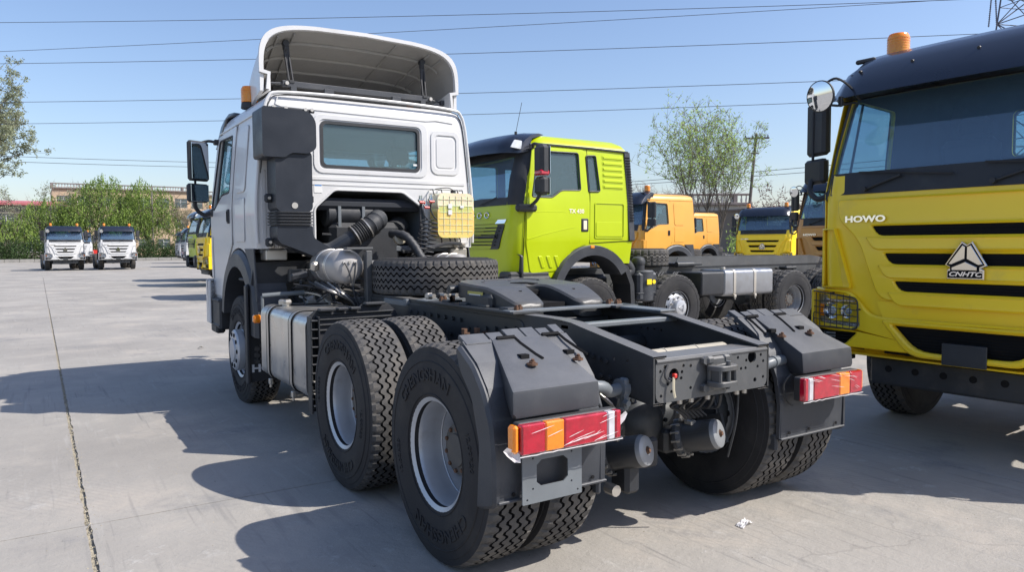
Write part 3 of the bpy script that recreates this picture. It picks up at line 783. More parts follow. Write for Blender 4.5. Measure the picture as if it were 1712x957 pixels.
    out = [E_(p) for p in [(520,115),(615,180),(718,115),(1005,605),(885,655),(945,690),(945,885),(255,885),(255,700),(318,645),(210,592)]]
    g = G(); g.sheet([out], .0, .02, FE, inset=.004, mi=0)
    blk = [E_(p) for p in [(530,150),(615,210),(705,150),(955,590),(860,635),(860,715),(915,715),(915,855),(275,855),(275,715),(320,715),(320,625),(245,588)]]
    g.sheet([blk], .019, .022, FE, mi=1)
    for q in ([(545,190),(590,222),(585,470),(345,585),(285,575)], [(700,190),(628,222),(628,470),(850,590),(925,575)], [(600,525),(815,630),(815,700),(350,700),(350,640)]):
        g.sheet([[E_(p) for p in q]], .021, .027, FE, mi=0, inset=.003)
    em = g.build('emblem', [BRASSCHROME, GROOVE], fp)
    g = G(); c = E_((595,780)); g.text('CNHTC', .044, .002, lambda u,v,w: (c[0]-u, 1.4915+w, c[1]+v), 0, offs=.0012, shear=.3, sx=1.35); g.build('lettering', CHROME, fp)
def mirror_head(g, c, w, d, h, face=-1, mi=0, mg=1, yaw=0.):
    """housing (front, +y) with a glass on its rearward side"""
    M = Matrix.Translation(c) @ Matrix.Rotation(yaw, 4, 'Z')
    g.box((0,0,0), (w,d,h), min(w,d)*.3, mi, M=M)
    g.box((0,-d/2-.002,0), (w*.86,.006,h*.90), .002, mg, M=M)
def howo_mirrors(root):
    for sg in (-1, 1):
        g = G()
        mirror_head(g, (sg*1.31,1.16,2.55), .25,.08,.45, yaw=sg*-.44)
        mirror_head(g, (sg*1.32,1.17,2.19), .26,.08,.21, yaw=sg*-.44)
        g.tube(spline([(sg*1.10,1.16,2.77),(sg*1.18,1.22,2.79),(sg*1.27,1.22,2.76),(sg*1.33,1.19,2.72)],4), .016, 6)
        g.tube(spline([(sg*1.15,1.24,1.98),(sg*1.24,1.27,1.95),(sg*1.33,1.24,2.02),(sg*1.35,1.19,2.12)],4), .024, 8)
        g.tube([(sg*1.34,1.19,2.08),(sg*1.34,1.19,2.70)], .013, 6)
        g.box((sg*1.14,1.22,1.97),(.08,.14,.10),.02); g.box((sg*1.11,1.14,2.77),(.06,.08,.06),.01)
        g.build('side_mirror', [PLASTIC, MIRROR], root)
    # round front-view mirror hung off the right A-pillar
    g = G(); c = Vector((1.03,1.60,2.73)); ax = Vector((.10,.98,-.12)).normalized()
    c2 = Vector((1.02,1.62,2.73))
    g.lathe([(0,-.05),(.06,-.045),(.11,-.02),(.122,0),(.122,.012),(.115,.016)], c2, ax, 28, 0); g.lathe([(.115,.014),(.08,.020),(0,.026)], c2, ax, 28, 1)
    g.tube(spline([c2+Vector((-.02,-.03,.10)),(.93,1.56,2.86),(.87,1.47,2.80),(.84,1.36,2.70)],5), .010, 6)
    g.tube([c2+Vector((0,-.04,-.06)),(.95,1.50,2.66),(.88,1.36,2.69)], .010, 6); g.box((.93,1.49,2.69),(.03,.03,.08),.005)
    lab(g.build('front_view_mirror', [PLASTIC, MIRROR], root), 'round convex mirror on a curved arm')
# ------------------------------------------------------------------ generic chassis for the parked trucks (local: front axle at y=0)
def rails(g, y0, y1, zt=1.05, h=.26, x=.40, zend=None):
    for sg in (-1, 1):
        def q(u, v, w): return (sg*(x+w), u, v)
        z2 = zend if zend else zt
        g.sheet([[(y0,zt-h),(y1,zt-h),(y1,zt),(y0,zt)]], -.008, 0, q)
        g.box((sg*(x-.04),(y0+y1)/2,zt),(.08,abs(y1-y0),.010)); g.box((sg*(x-.04),(y0+y1)/2,zt-h),(.08,abs(y1-y0),.010))
def spare_tyre(root, c, kind='rib', tilt=0.):
    o = link('spare_tyre', tyre_mesh(kind), root, c, (0, pi/2+tilt, 0)); return o
def fuel_tank(root, x0, x1, y0, y1, z0, z1, mats=None):
    STEEL = STEEL2
    g = G(); g.sheet([rrect(x0, z0, x1, z1, .07, 5)], y0, y1, lambda u, v, w: (u, w, v), inset=.02)
    t = g.build('fuel_tank', STEEL, root, sharp=40)
    for f in (.2, .62):
        y = y0+(y1-y0)*(1-f); s = G()
        s.sheet([rrect(x0-.008, z0-.008, x1+.008, z1+.008, .075, 5), rrect(x0, z0, x1, z1, .07, 5)], y-.03, y+.03, lambda u, v, w: (u, w, v))
        s.cyl((x0-.01,y,z0-.01),(x0-.01,y,z0-.06),.012,n=8); s.box((x0-.012,y,z0-.0),(.02,.06,.05),.005)
        s.build('tank_strap', ZINC, t)
    g = G(); xm = x0+(x1-x0)*.25; g.cyl((xm,y1-.12,z1-.01),(xm,y1-.12,z1+.04),.045,n=18,bev=.008); g.build('filler_cap', ZINC, t)
    return t
def chassis(root, steer=(0.,), drive=(-3.2,-4.55), end=None, tyre='rib', tank_side=(-1,1), spare=True, arch2=False, zt=1.06, tank=(-1.15,-2.35)):
    end = end if end is not None else drive[-1]-.75
    g = G(); rails(g, 1.2, end, zt)
    for y in [end+.03]+[drive[0]+.35, -1.1, drive[-1]+.67]: g.box((0,y,zt-.13),(.80,.05,.22),.005)
    g.box((0,-.1,.85),(.7,1.0,.5),.08)                               # engine/gearbox block
    g.build('chassis_frame', FRAME, root)
    g = G()
    for y in steer: g.tube([(-.85,y,.5),(.85,y,.5)], .07, 10); 
    for y in drive:
        g.tube([(-.75,y,.53),(.75,y,.53)], .10, 12); g.lathe([(.0,-.2),(.12,-.18),(.2,-.08),(.2,.08),(.12,.18),(0,.2)], (0,y,.55),(0,1,0),16)
    g.tube([(0,-.4,.8),(0,drive[0],.62)], .06, 10)
    for sg in (-1,1):
        for k in range(7):
            L = .62-.06*k; ym = (drive[0]+drive[-1])/2; g.box((sg*.47, ym, .70+.028*k),(.09,2*L,.02),.004)
        for y in steer: 
            for k in range(3): g.box((sg*.42,y,.66+.02*k),(.08,1.3-.3*k,.016),.003)
    g.build('axle_assembly', DARKFRAME, root)
    for i, y in enumerate(steer):
        for sg in (-1,1): wheel(root, (sg*1.04, y, .545), sg, tyre, 'front', turn=.7*i+.3)
    for y in drive:
        for sg in (-1,1):
            wheel(root, (sg*1.10, y, .545), sg, tyre, 'dish', turn=.4); wheel(root, (sg*.765, y, .545), sg, tyre, 'inner')
    if -1 in tank_side: fuel_tank(root, -1.22, -.55, tank[1], tank[0], .52, 1.02)
    if 1 in tank_side:
        g = G(); g.box((.9,-1.5,.80),(.5,.7,.45),.03); g.box((.9,-1.5,1.03),(.52,.72,.03),.01); g.build('battery_box', PLASTIC, root)
    if spare:
        spare_tyre(root, (0,-1.45,zt+.20), tyre)
    g = G()
    for sg in (-1,1):
        g.sheet([[(-.95,1.20),(-.62,1.20),(-.72,.55),(-.80,.30),(-.86,.30),(-.86,.9)]], sg*.78, sg*1.18, lambda u,v,w:(w,u,v))
    g.build('mudguard', PLASTIC, root)
    g = G(); g.cyl((-.45,-.95,1.22),(-.45,-1.35,1.22),.13,n=18,bev=.03); g.cyl((-.62,-.98,1.45),(-.62,-.98,2.6),.07,n=12); g.box((-.62,-.92,1.6),(.22,.2,.4),.03)
    g.box((-.72,-.88,2.45),(.42,.18,.42),.05)
    g.build('air_intake', PLASTIC, root)
    return root

# ------------------------------------------------------------------ THE WHITE TRACTOR UNIT seen from behind (world coordinates, rear axle at y=0)
OFF = (0, 4.56, 0)
mt = empty('tractor_truck', OFF, 0, 'large white tractor unit seen from behind in the foreground with fifth wheel and roof deflector', 'truck')
def P_(g, name, mats, parent=None, **k): return g.build(name, mats, parent or mt, off=OFF, **k)
mcab = howo_cab(mt, WHITE, visor=True, full_front=True, rear_hole=True, beacons=((-.94,.27),(.94,.27)))
YR = 3.81                                                # rear face of the cab
RF = lambda u, v, w: (u, YR-w, v)
# rear panel pressings
g = G()
g.sheet([rrect(-.60,2.29,.62,2.86,.09), rrect(-.545,2.335,.545,2.81,.06)], 0, .010, RF, inset=.005)
g.sheet([rrect(.655,2.33,1.0,2.80,.08), rrect(.70,2.385,.955,2.745,.05)], 0, .010, RF, inset=.005)
g.sheet([rrect(.72,2.405,.935,2.725,.04)], 0, .006, RF, inset=.004)
g.sheet([rrect(-.66,2.222,1.06,2.262,.015)], 0, .008, RF, inset=.005)
g.sheet([rrect(-.66,2.175,1.02,2.195,.008)], 0, .006, RF, inset=.003)
g.sheet([rrect(-1.10,1.62,-1.06,2.30,.015)], 0, .008, RF, inset=.004)
g.sheet([rrect(-1.02,1.66,-.62,2.2,.04), rrect(-.99,1.69,-.65,2.17,.03)], 0, .006, RF, inset=.003)
g.sheet([rrect(.60,1.60,1.11,2.15,.04), rrect(.62,1.62,1.09,2.13,.03)], 0, .006, RF, inset=.003)
g.tube([RF(x, z, .0) for x, z in [(-.93,2.98),(-.95,2.915),(-.90,2.90),(-.60,2.895),(.60,2.885),(.72,2.90),(.92,2.885)]], .008, 6)
P_(g, 'rear_panel_pressing', WHITE, mcab)
# rolled edge (drip rail) round the rear opening of the roof
g = G(); edge = [(-1.15,1.62),(-1.155,1.98),(-1.13,2.30),(-1.085,2.72),(-1.06,2.88),(-1.02,2.985),(-.93,3.035),(-.5,3.055),(0,3.06),(.5,3.055),(.93,3.035),(1.02,2.985),(1.06,2.88),(1.085,2.72),(1.13,2.30),(1.155,1.98),(1.15,1.62)]
g.tube(spline([RF(x*.996, z-.012, .012) for x, z in edge], 4), .016, 8)
P_(g, 'rear_edge_trim', WHITE, mcab)
g = G(); g.tube(spline([RF(x*.975, z-.035, .004) for x, z in edge[2:-2]], 4), .005, 4); P_(g, 'sealant_line', FRAME, mcab)
# engine hump recess behind the hole
g = G()
hp = [(-.60,1.50),(-.60,1.95),(-.40,2.135),(.33,2.135),(.58,1.96),(.60,1.50)]
def hump(u, v, w): return (u*(1-w*.12), YR+w*.75, 1.5+(v-1.5)*(1-.12*w))
k = len(g.v); 
for w in (0., 1.): g.v += [hump(x, z, w) for x, z in hp]
n = len(hp)
for i in range(n-1): g.f.append((i, i+1, n+i+1, n+i)); g.m.append(0)
g.f.append(list(range(n, 2*n))); g.m.append(1)
P_(g, 'engine_cover', [PLATEGREY, GROOVE], mcab)
g = G(); g.tube([RF(x, z, .004) for x, z in roundpoly(hp, .04)[:-5]], .012, 6); P_(g, 'recess_lip', WHITE, mcab)
# small stickers
g = G(); g.sheet([rrect(-.60,2.10,-.52,2.19,.004)], .002, .004, RF); g.sheet([rrect(-.595,2.165,-.525,2.182,.002)], .004, .005, RF, 1); P_(g, 'sticker', [STICKER, BLUEST], mcab)
g = G(); g.sheet([rrect(.455,2.41,.50,2.43,.002)], .0, .002, RF); P_(g, 'window_label', STICKER, mcab)
# cab rear mounts
g = G()
for sx, x in ((-1,-1.02),(-1,-.93),(1,.93),(1,1.02)): g.box((x, YR-.02, 1.585), (.05,.05,.05), .006); hexbolt(g, (x,YR-.045,1.585), (0,-1,0), .012)
g.box((-.975,YR+.08,1.50),(.2,.2,.10),.01); g.box((.975,YR+.08,1.50),(.2,.2,.10),.01)
P_(g, 'cab_mount', ZINC)
g = G(); g.box((0,YR+.05,1.30),(1.7,.08,.12),.01); g.box((-.6,YR+.1,1.18),(.1,.15,.5),.01); g.box((.6,YR+.1,1.18),(.1,.15,.5),.01); g.box((.35,3.45,1.42),(.03,.05,.22),.004); g.box((.33,3.5,1.36),(1.0,.08,.07),.01)
P_(g, 'cab_support', FRAME)
# engine seen in the recess
g = G()
g.box((-.05,4.30,1.45),(.75,.9,.75),.06); g.cyl((-.45,4.0,1.90),(.05,4.0,1.90),.13,n=20,bev=.02); g.cyl((-.2,3.9,1.72),(-.2,4.1,1.72),.15,n=18)
for x in (-.33,-.08): g.box((x,3.865,1.87),(.035,.012,.22),.004,1)
g.box((-.25,4.05,2.0),(.35,.2,.12),.04); g.cyl((.28,3.95,1.72),(.40,4.1,1.78),.12,n=16)
for z in (1.5,1.6,1.7): g.tube([(-.5,3.9,z),(.5,3.9,z-.05)], .012, 6)
P_(g, 'engine', [PLASTIC, PLATEGREY])
g = G(); g.cyl((.165,3.50,1.66),(.165,3.56,1.66),.065,n=24,bev=.006); g.cyl((.165,3.49,1.66),(.165,3.50,1.66),.035,n=20); P_(g, 'round_gauge_cap', CREAM)
# roof deflector: a moulded scoop open to the rear
nx, ny = 37, 15
def defl(i, j, t=0.):
    s = -1+2*i/(nx-1); v = j/(ny-1)                      # across, front(0) to rear(1)
    a = s*pi/2; sx = abs(sin(a))**.30*(1 if s >= 0 else -1); cz = max(0, cos(a))**.34
    hwx = (.81+.24*v**.6-t); top = 3.12+(.55*v**.62)-t; base = 3.055
    z = base+(top-base)*cz + .055*(1-(sx)**2)*v
    y = 5.60-1.65*v-.25*(abs(s)**3)*(1-v)*1.6
    return (hwx*sx, y, z)
g = G()
o_ = [[defl(i, j) for i in range(nx)] for j in range(ny)]; i_ = [[defl(i, j, .035) for i in range(nx)] for j in range(ny)]
for L in o_: g.v += L
for L in i_: g.v += L
K = nx*ny
for j in range(ny-1):
    for i in range(nx-1):
        a, b, c, d = j*nx+i, j*nx+i+1, (j+1)*nx+i+1, (j+1)*nx+i
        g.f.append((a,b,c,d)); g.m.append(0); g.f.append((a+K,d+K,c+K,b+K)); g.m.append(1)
for i in range(nx-1): a = (ny-1)*nx+i; g.f.append((a, a+1, a+1+K, a+K)); g.m.append(0)
for j in range(ny-1):
    for i in (0, nx-1): a = j*nx+i; g.f.append((a, a+nx, a+nx+K, a+K)); g.m.append(0)
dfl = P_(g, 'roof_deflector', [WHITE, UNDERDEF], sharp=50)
# rim flange with the stepped lower ends
g = G(); rim = [Vector(p) for p in o_[-1]]
xs = [(-1.0,3.07),(-.985,3.21),(-1.06,3.225)]+[(p.x*1.012, p.z+.008) for p in rim if p.z > 3.27]+[(1.06,3.225),(.985,3.21),(1.0,3.07)]
inn = [(-.97,3.07),(-.955,3.235),(-1.025,3.25)]+[(p.x*.975, p.z-.028) for p in rim if p.z > 3.27]+[(1.025,3.25),(.955,3.235),(.97,3.07)]
k = len(g.v); g.v += [(x, 3.925, z) for x, z in xs]+[(x, 3.925, z) for x, z in inn]+[(x, 3.965, z) for x, z in xs]+[(x, 3.965, z) for x, z in inn]; n = len(xs)
for i in range(n-1):
    g.f += [(i,i+1,n+i+1,n+i),(2*n+i,2*n+i+1,3*n+i+1,3*n+i),(i,i+1,2*n+i+1,2*n+i),(n+i,n+i+1,3*n+i+1,3*n+i)]; g.m += [0]*4
for sg in (-1,1): g.sheet([[(3.94,3.06),(4.5,3.06),(4.4,3.16),(3.94,3.24)]], sg*.955, sg*.985, lambda u,v,w:(w,u,v))
P_(g, 'deflector_rim', WHITE, dfl)
g = G()   # ribs moulded on the underside
def insidept(s, v, t=.045):
    i = (s+1)/2*(nx-1); j = v*(ny-1); return Vector(defl(i, j, t))
for v in (.86,.68,.5,.34): g.tube([insidept(s/10*.62, v) for s in range(-10, 11)], .016, 6, flat=.6)
for s in (-.42,-.2,.02,.24,.44): g.tube([insidept(s, .98-.09*k) for k in range(9)], .012, 6, flat=.6)
P_(g, 'deflector_rib', UNDERDEF, dfl)
g = G(); g.box((.0,4.08,3.17),(1.62,.05,.06),.006)
for x in (-.35,.38): g.box((x,4.05,3.13),(.10,.03,.05),.004)
for x in (-.70,.70): g.box((x,4.08,3.10),(.06,.05,.10),.004)
g.cyl((-.80,4.08,3.17),(-.96,4.10,3.165),.010,n=8); g.cyl((.81,4.08,3.165),(.93,4.1,3.155),.010,n=8); g.box((.94,4.08,3.15),(.05,.05,.05),.006)
for x in (-.77,.78): g.cyl((x,4.05,3.17),(x,4.03,3.17),.018,n=12,mi=1)
bar = P_(g, 'deflector_bar', [GREYPLASTIC, ZINC], dfl)
for sx in (-1,1):
    g = G(); a, b = Vector((sx*.72,4.07,3.19)), Vector((sx*.735-.02,4.12,3.55))
    d = (b-a); 
    for off in (-.019,.019): g.tube([a+Vector((off,0,0)), b+Vector((off,0,0))], .011, 6)
    g.box((a+b)/2+Vector((0,.012,0)), (.03,.008,d.length), 0, rot=(0,0,0)); g.box(b, (.05,.05,.10), .012); g.cyl(b+Vector((0,-.03,.02)), b+Vector((0,.03,.02)), .03, n=14); g.box(a, (.055,.05,.03), .006)
    P_(g, 'deflector_strut', PLASTIC, dfl)
# air intake stack on the left rear corner
g = G()
g.sheet([roundpoly([(-1.18,2.375),(-.98,2.375),(-.93,2.42),(-.77,2.42),(-.70,2.47),(-.70,2.72),(-.76,2.80),(-1.18,2.815)], [.03,.03,.04,.03,.03,.06,.05,.03])], 3.40, 3.76, XZ_ if False else (lambda u,v,w:(u,w,v)), inset=.02)
g.sheet([rrect(-1.065,1.895,-.735,2.45,.05)], 3.43, 3.74, lambda u,v,w:(u,w,v), inset=.02)
st = P_(g, 'intake_stack', STACK)
g = G()
for k in range(9): z = 1.775+.014*k; g.sheet([rrect(-1.075+(k%2)*.012,3.42+(k%2)*.012,-.725-(k%2)*.012,3.75-(k%2)*.012,.05)], z, z+.010, lambda u,v,w:(u,v,w))
g.sheet([rrect(-1.05,3.45,-.75,3.72,.04)], 1.75, 1.91, lambda u,v,w:(u,v,w)); P_(g, 'intake_bellows', PLASTIC, st)
g = G(); g.sheet([roundpoly([(-1.06,1.77),(-.735,1.77),(-.735,1.66),(-.56,1.56),(-.55,1.46),(-.68,1.47),(-.90,1.56),(-1.06,1.62)], [.02,.02,.05,.03,.03,.05,.06,.06])], 3.44, 3.72, lambda u,v,w:(u,w,v), inset=.02); P_(g, 'intake_elbow', STACK, st)
g = G(); g.tube(spline([(-.66,3.56,1.53),(-.54,3.55,1.54),(-.42,3.52,1.61),(-.31,3.50,1.68)],5), [.075]*16, 18); P_(g, 'intake_pipe', STACK, st)
g = G(); path = spline([(-.33,3.50,1.67),(-.25,3.49,1.72),(-.16,3.48,1.78),(-.08,3.52,1.83),(-.03,3.64,1.83),(-.01,3.85,1.76)], 9)
rad = [.088+(.012 if (i%2 and i < 14) else 0)+(.012 if i >= 14 and i%6 == 0 else 0) for i in range(len(path))]
g.tube(path, rad, 20); P_(g, 'corrugated_hose', PLASTIC, st)
g = G(); g.tube([path[2]+Vector((0,0,0)), path[3]], .104, 18); g.tube([path[14], path[15]], .104, 18); P_(g, 'hose_clamp', ZINC, st)
g = G(); g.box((-.86,3.60,2.835),(.42,.03,.03),.006)
for x in (-1.03,-.92,-.74,-.68): g.cyl((x,3.60,2.845),(x,3.565,2.845),.016,n=10,mi=1)
for x, z in ((-1.09,2.02),(-.71,2.02),(-1.09,1.62)): g.box((x,3.6,z),(.07,.05,.08),.015); g.cyl((x,3.57,z),(x,3.55,z),.014,n=8,mi=1)
g.cyl((-.9,3.43,1.95),(-.9,3.425,1.95),.028,n=20,mi=2)
P_(g, 'intake_bracket', [PLASTIC, ZINC, ZINC], st)
# fluid reservoir
g = G(); g.sheet([rrect(.615,1.66,1.045,1.995,.07,5)], 3.58, 3.78, lambda u,v,w:(u,w,v), inset=.025, mi=0); g.sheet([rrect(.617,1.93,1.043,2.125,.07,5)], 3.582, 3.778, lambda u,v,w:(u,w,v), inset=.025, mi=1)
rs = P_(g, 'reservoir', [YTANK, YTANKP], sharp=40)
lab(rs, 'translucent yellow fluid reservoir')
g = G()
for k in range(1, 6): x = .615+.43*k/6; g.box((x,3.5785,1.895),(.005,.006,.40),.001)
for k in range(1, 7): z = 1.66+.465*k/7; g.box((.83,3.5785,z),(.40,.006,.005),.001)
P_(g, 'reservoir_rib', YTANKP, rs)
g = G()
for x,z in ((.755,1.99),(.755,1.925),(.895,1.985)): g.box((x,3.570,z),(.045,.004,.05 if x<.8 else .025),0)
P_(g, 'reservoir_label', STICKER, rs)
g = G(); g.cyl((.84,3.66,2.12),(.84,3.66,2.16),.028,n=14); g.tube(spline([(.84,3.64,2.15),(.75,3.6,2.18),(.64,3.68,2.17)],4), .005, 5)
for x in (.64,.74,.93,.99): g.tube([(x,3.70,2.10),(x,3.74,2.17),(x,3.80,2.17)], .006, 5)
for x in (.80,.86,.92,.70): g.tube(spline([(x,3.68,1.67),(x,3.66,1.63),(x+.02,3.7,1.60)],3), .008, 5)
g.tube(spline([(.90,3.62,1.60),(.70,3.58,1.60),(.45,3.55,1.54),(.2,3.55,1.52)],4), .018, 6); P_(g, 'reservoir_hose', PLASTIC, rs)
# coiled air lines with red and yellow couplings
g = G()
for c0, ph in (((.40,3.45),0.),((.50,3.45),1.)):
    pts = []
    for i in range(150):
        t = i/149; q = t*2*pi*11+ph; r = .042+.025*t
        pts.append((c0[0]-.14*t*t+r*cos(q), c0[1]+r*sin(q)*.8, 1.84-.46*t+.006*sin(q)))
    g.tube(pts, .0075, 5)
    g.tube(spline([(c0[0]-.02,3.45,2.02),(c0[0]-.03,3.45,1.95),(c0[0]+.0,3.45,1.88),(c0[0]+.04,3.45,1.84)],4), .008, 5)
co = P_(g, 'coiled_air_line', PLASTIC)
g = G()
for x,z in ((.355,2.03),(.465,2.04),(.41,1.98)):
    g.cyl((x,3.44,z),(x,3.44,z+.05),.018,n=10); g.box((x,3.44,z),(.05,.04,.03),.008); g.cyl((x-.02,3.42,z-.02),(x+.03,3.42,z-.02),.012,n=8,mi=1)
g.tube([(.36,3.46,2.0),(.36,3.46,1.25)], .010, 6, 2)
P_(g, 'air_coupling', [CHROME, REDCAP, PLASTIC], co)
g = G(); g.tube(spline([(.10,3.6,1.70),(.18,3.45,1.68),(.25,3.38,1.58),(.30,3.3,1.45),(.36,3.2,1.38)],6), [.040+(.006 if i%2 else 0) for i in range(25)], 12); P_(g, 'ribbed_hose', PLASTIC)
# air tanks
def airtank(c, r, L, name='air_tank'):
    g = G(); x, y, z = c; g.lathe([(0,-.05),(r*.45,-.045),(r*.8,-.028),(r,.02),(r,L-.02),(r*.8,L+.028),(0,L+.05)], (x,y,z), (0,1,0), 36)
    t = P_(g, name, TANKAIR, sharp=50); g = G()
    for f in (.28,.34,.72): g.lathe([(r,-.012),(r+.005,-.010),(r+.005,.010),(r,.012)], (x,y+L*f,z), (0,1,0), 36)
    P_(g, 'tank_band', STEEL, t); return t
at = airtank((-.60,2.93,1.40), .152, .60)
g = G()
for dx in (-.05,.0,.05): g.cyl((-.60+dx,2.90,1.44-.01*abs(dx)*10),(-.60+dx,2.865,1.44),.013,n=8)
P_(g, 'tank_fitting', ZINC, at)
g = G()
g.tube(spline([(-.65,2.86,1.44),(-.62,2.84,1.36),(-.58,2.84,1.20),(-.52,2.86,1.02)],5), .008, 5); g.tube(spline([(-.55,2.86,1.44),(-.57,2.84,1.34),(-.58,2.84,1.18),(-.50,2.86,1.02)],5), .008, 5)
for k in range(5): g.tube(spline([(-.70-.03*k,3.0+.08*k,1.26),(-.66-.03*k,2.95,1.20),(-.56,2.9+.02*k,1.10),(-.50,2.95,1.0)],5), .011, 5, 1 if k%2 else 0)
P_(g, 'air_pipe', [PLASTIC, ZINC], at)
at2 = airtank((.62,3.12,1.37), .13, .45)
g = G(); g.box((-.44,2.86,1.28),(.055,.07,.52),.006); g.box((-.52,2.88,1.56),(.24,.10,.02),.004); g.box((-.2,2.95,1.10),(.7,.06,.06),.006); g.box((-.30,3.05,1.32),(.22,.2,.26),.03)
P_(g, 'tank_bracket', FRAME)
for (p, q) in (((-1.0,3.45,1.20),(-.55,3.15,1.22)),):
    pass
g = G(); g.cyl((-1.15,3.66,1.13),(-.78,3.60,1.15),.022,n=10); g.tube(spline([(-.78,3.60,1.15),(-.70,3.4,1.13),(-.65,3.2,1.05),(-.6,3.1,1.02)],5), .012, 6, 1); g.cyl((-1.15,3.66,1.13),(-1.15,3.66,.75),.014,n=8)
P_(g, 'mudguard_stay', [PLATEGREY, ZINC])
# tangle of hoses, valves and brackets under the cab
random.seed(11); g = G()
for k in range(26):
    x0 = random.uniform(-.95,-.35); y0 = random.uniform(2.9,3.9); z0 = random.uniform(1.0,1.5)
    P = [(x0, y0, z0)]
    for j in range(3): P.append((P[-1][0]+random.uniform(-.05,.22), P[-1][1]+random.uniform(-.25,.15), P[-1][2]+random.uniform(-.18,.12)))
    g.tube(spline(P,4), random.choice((.007,.010,.016)), 5, random.choice((0,0,0,1,2)))
for k in range(16): g.box((random.uniform(-.9,-.3), random.uniform(3.2,3.9), random.uniform(1.0,1.45)), (random.uniform(.05,.16), random.uniform(.05,.14), random.uniform(.05,.14)), .015, random.choice((0,0,1,2)), rot=(random.uniform(-.5,.5),random.uniform(-.5,.5),random.uniform(-.5,.5)))
P_(g, 'hose_bundle', [PLASTIC, DARKFRAME, ZINC])
# ---- chassis frame: C rails that taper at the tail
def railpoly(): return [(6.0,.86),(6.0,1.155),(.16,1.155),(-.04,1.145),(-.12,1.13),(-.685,1.035),(-.685,.815),(-.20,.85)]
fr = None
for sg in (-1, 1):
    g = G(); p = railpoly()
    hx = []
    random.seed(5)
    for (yc, zc, r) in [(.30,1.04,.010),(.24,1.04,.010),(.18,1.04,.010),(.12,1.04,.010)]: hx.append(circle(yc, zc, r, 8))
    for yc in (-.50,-.40,.9,1.2,1.5,1.8,2.1,2.4): hx.append(circle(yc, 1.0 if yc < 0 else 1.08, .009, 8))
    for k in range(9): hx.append(circle(.55+.16*k, .93, .009, 8))
    g.sheet([p]+hx, .410, .420, lambda u,v,w: (sg*w, u, v))
    top = [(6.0,1.155),(.16,1.155),(.06,1.152),(-.04,1.145),(-.12,1.13),(-.685,1.035)]
    bot = [(6.0,.86),(-.20,.86),(-.685,.815)]
    for L, dz in ((top, .009), (bot, -.009)):
        for (a, b) in zip(L, L[1:]):
            k = len(g.v)
            for (y, z) in (a, b):
                for x in (.420,.335): g.v += [(sg*x,y,z),(sg*x,y,z+dz)]
            g.f += [(k,k+2,k+6,k+4),(k+1,k+3,k+7,k+5),(k,k+1,k+5,k+4),(k+2,k+3,k+7,k+6)]; g.m += [0]*4
    o = P_(g, 'frame_rail', RAIL)
    fr = fr or o
    # inner reinforcement plate and bolts
    g = G(); g.sheet([roundpoly([(2.9,.90),(2.9,1.13),(.46,1.13),(.42,1.10),(.42,.93),(.46,.90)], .03)], .421, .429, lambda u,v,w: (sg*w, u, v), inset=.003)
    P_(g, 'reinforcement_plate', RAIL, o)
    g = G()
    for k in range(14): hexbolt(g, (sg*.429, .50+.115*k, 1.07-(.01*k if k < 6 else 0)), (sg,0,0), .015, .016)
    for k in range(12): hexbolt(g, (sg*.429, .56+.13*k, .96), (sg,0,0), .015, .016)
    for k in range(4): hexbolt(g, (sg*.421, .30-.06*k, 1.04), (sg,0,0), .012, .012)
    for k in range(4): hexbolt(g, (sg*.421, -.18-.055*k, 1.0-.006*k), (sg,0,0), .014, .014)
    for k in range(4): hexbolt(g, (sg*.421, -.30-.07*k, .90), (sg,0,0), .014, .014)
    for k in range(5): hexbolt(g, (sg*.421, 2.95+.15*k, 1.02), (sg,0,0), .014, .014)
    P_(g, 'frame_bolt', DARKFRAME, o)
# rear cross member with towing pintle
CM = lambda u, v, w: (u, -.675-w, v+.02*0)
holes = [circle(-.285,.945,.033,16), circle(.285,.985,.033,16)]
for x, z in [(-.375,.97),(-.37,.85),(-.325,.905),(-.22,.985),(-.23,.955),(-.235,.925),(-.17,.98),(-.17,.87),(-.30,.865),(.175,.99),(.16,.86),(.20,.93),(.235,.93),(.33,.93),(.375,.87),(.375,.955),(.24,.97),(.355,.99),(.31,.86),(-.345,.99)]: holes.append(circle(x, z, .009 if z != .86 else .013, 8))
g = G(); g.sheet([roundpoly([(-.405,.815),(.405,.815),(.405,1.02),(-.405,1.02)], [.05,.05,.02,.02])]+holes, 0, .010, CM)
g.box((0,-.60,1.027),(.80,.16,.010),.003); g.tube([(-.40,-.68,1.018),(.40,-.68,1.018)], .012, 8); g.box((0,-.62,.818),(.78,.12,.010),.003)
cmb = P_(g, 'rear_cross_member', FRAME)
g = G()
g.box((.0,-.70,.93),(.13,.03,.17),.01)
for x, z in ((-.085,1.0),(.085,1.0),(-.085,.86),(.085,.86)): g.cyl((x,-.685,z),(x,-.71,z),.022,n=6); g.box((x*.7,-.705,z-(.0)),(.05,.03,.04),.01)
for z in (.965,.885): 
    g.sheet([roundpoly([(-.09,-.70),(.09,-.70),(.065,-.79),(-.065,-.79)], .03), roundpoly([(-.04,-.725),(.04,-.725),(.03,-.765),(-.03,-.765)], .01)], z-.012, z+.012, XY, inset=.004)
g.cyl((0,-.775,.86),(0,-.775,1.0),.012,n=10); g.box((-.055,-.75,.925),(.02,.06,.09),.006); g.box((.055,-.75,.925),(.02,.06,.09),.006)
P_(g, 'towing_hook', FRAME, cmb)
g = G(); g.tube(spline([(-.33,-.69,1.0),(-.36,-.70,.95),(-.33,-.70,.92),(-.29,-.70,.935)],4), .005, 5, 0); g.box((-.30,-.705,.945),(.022,.02,.022),.004,1); g.tube(spline([(-.31,-.71,.94),(-.315,-.715,.88),(-.305,-.715,.84)],4), .008, 4, 2, flat=.3)
P_(g, 'wire_tag', [PLASTIC, REDCAP, CORD], cmb)
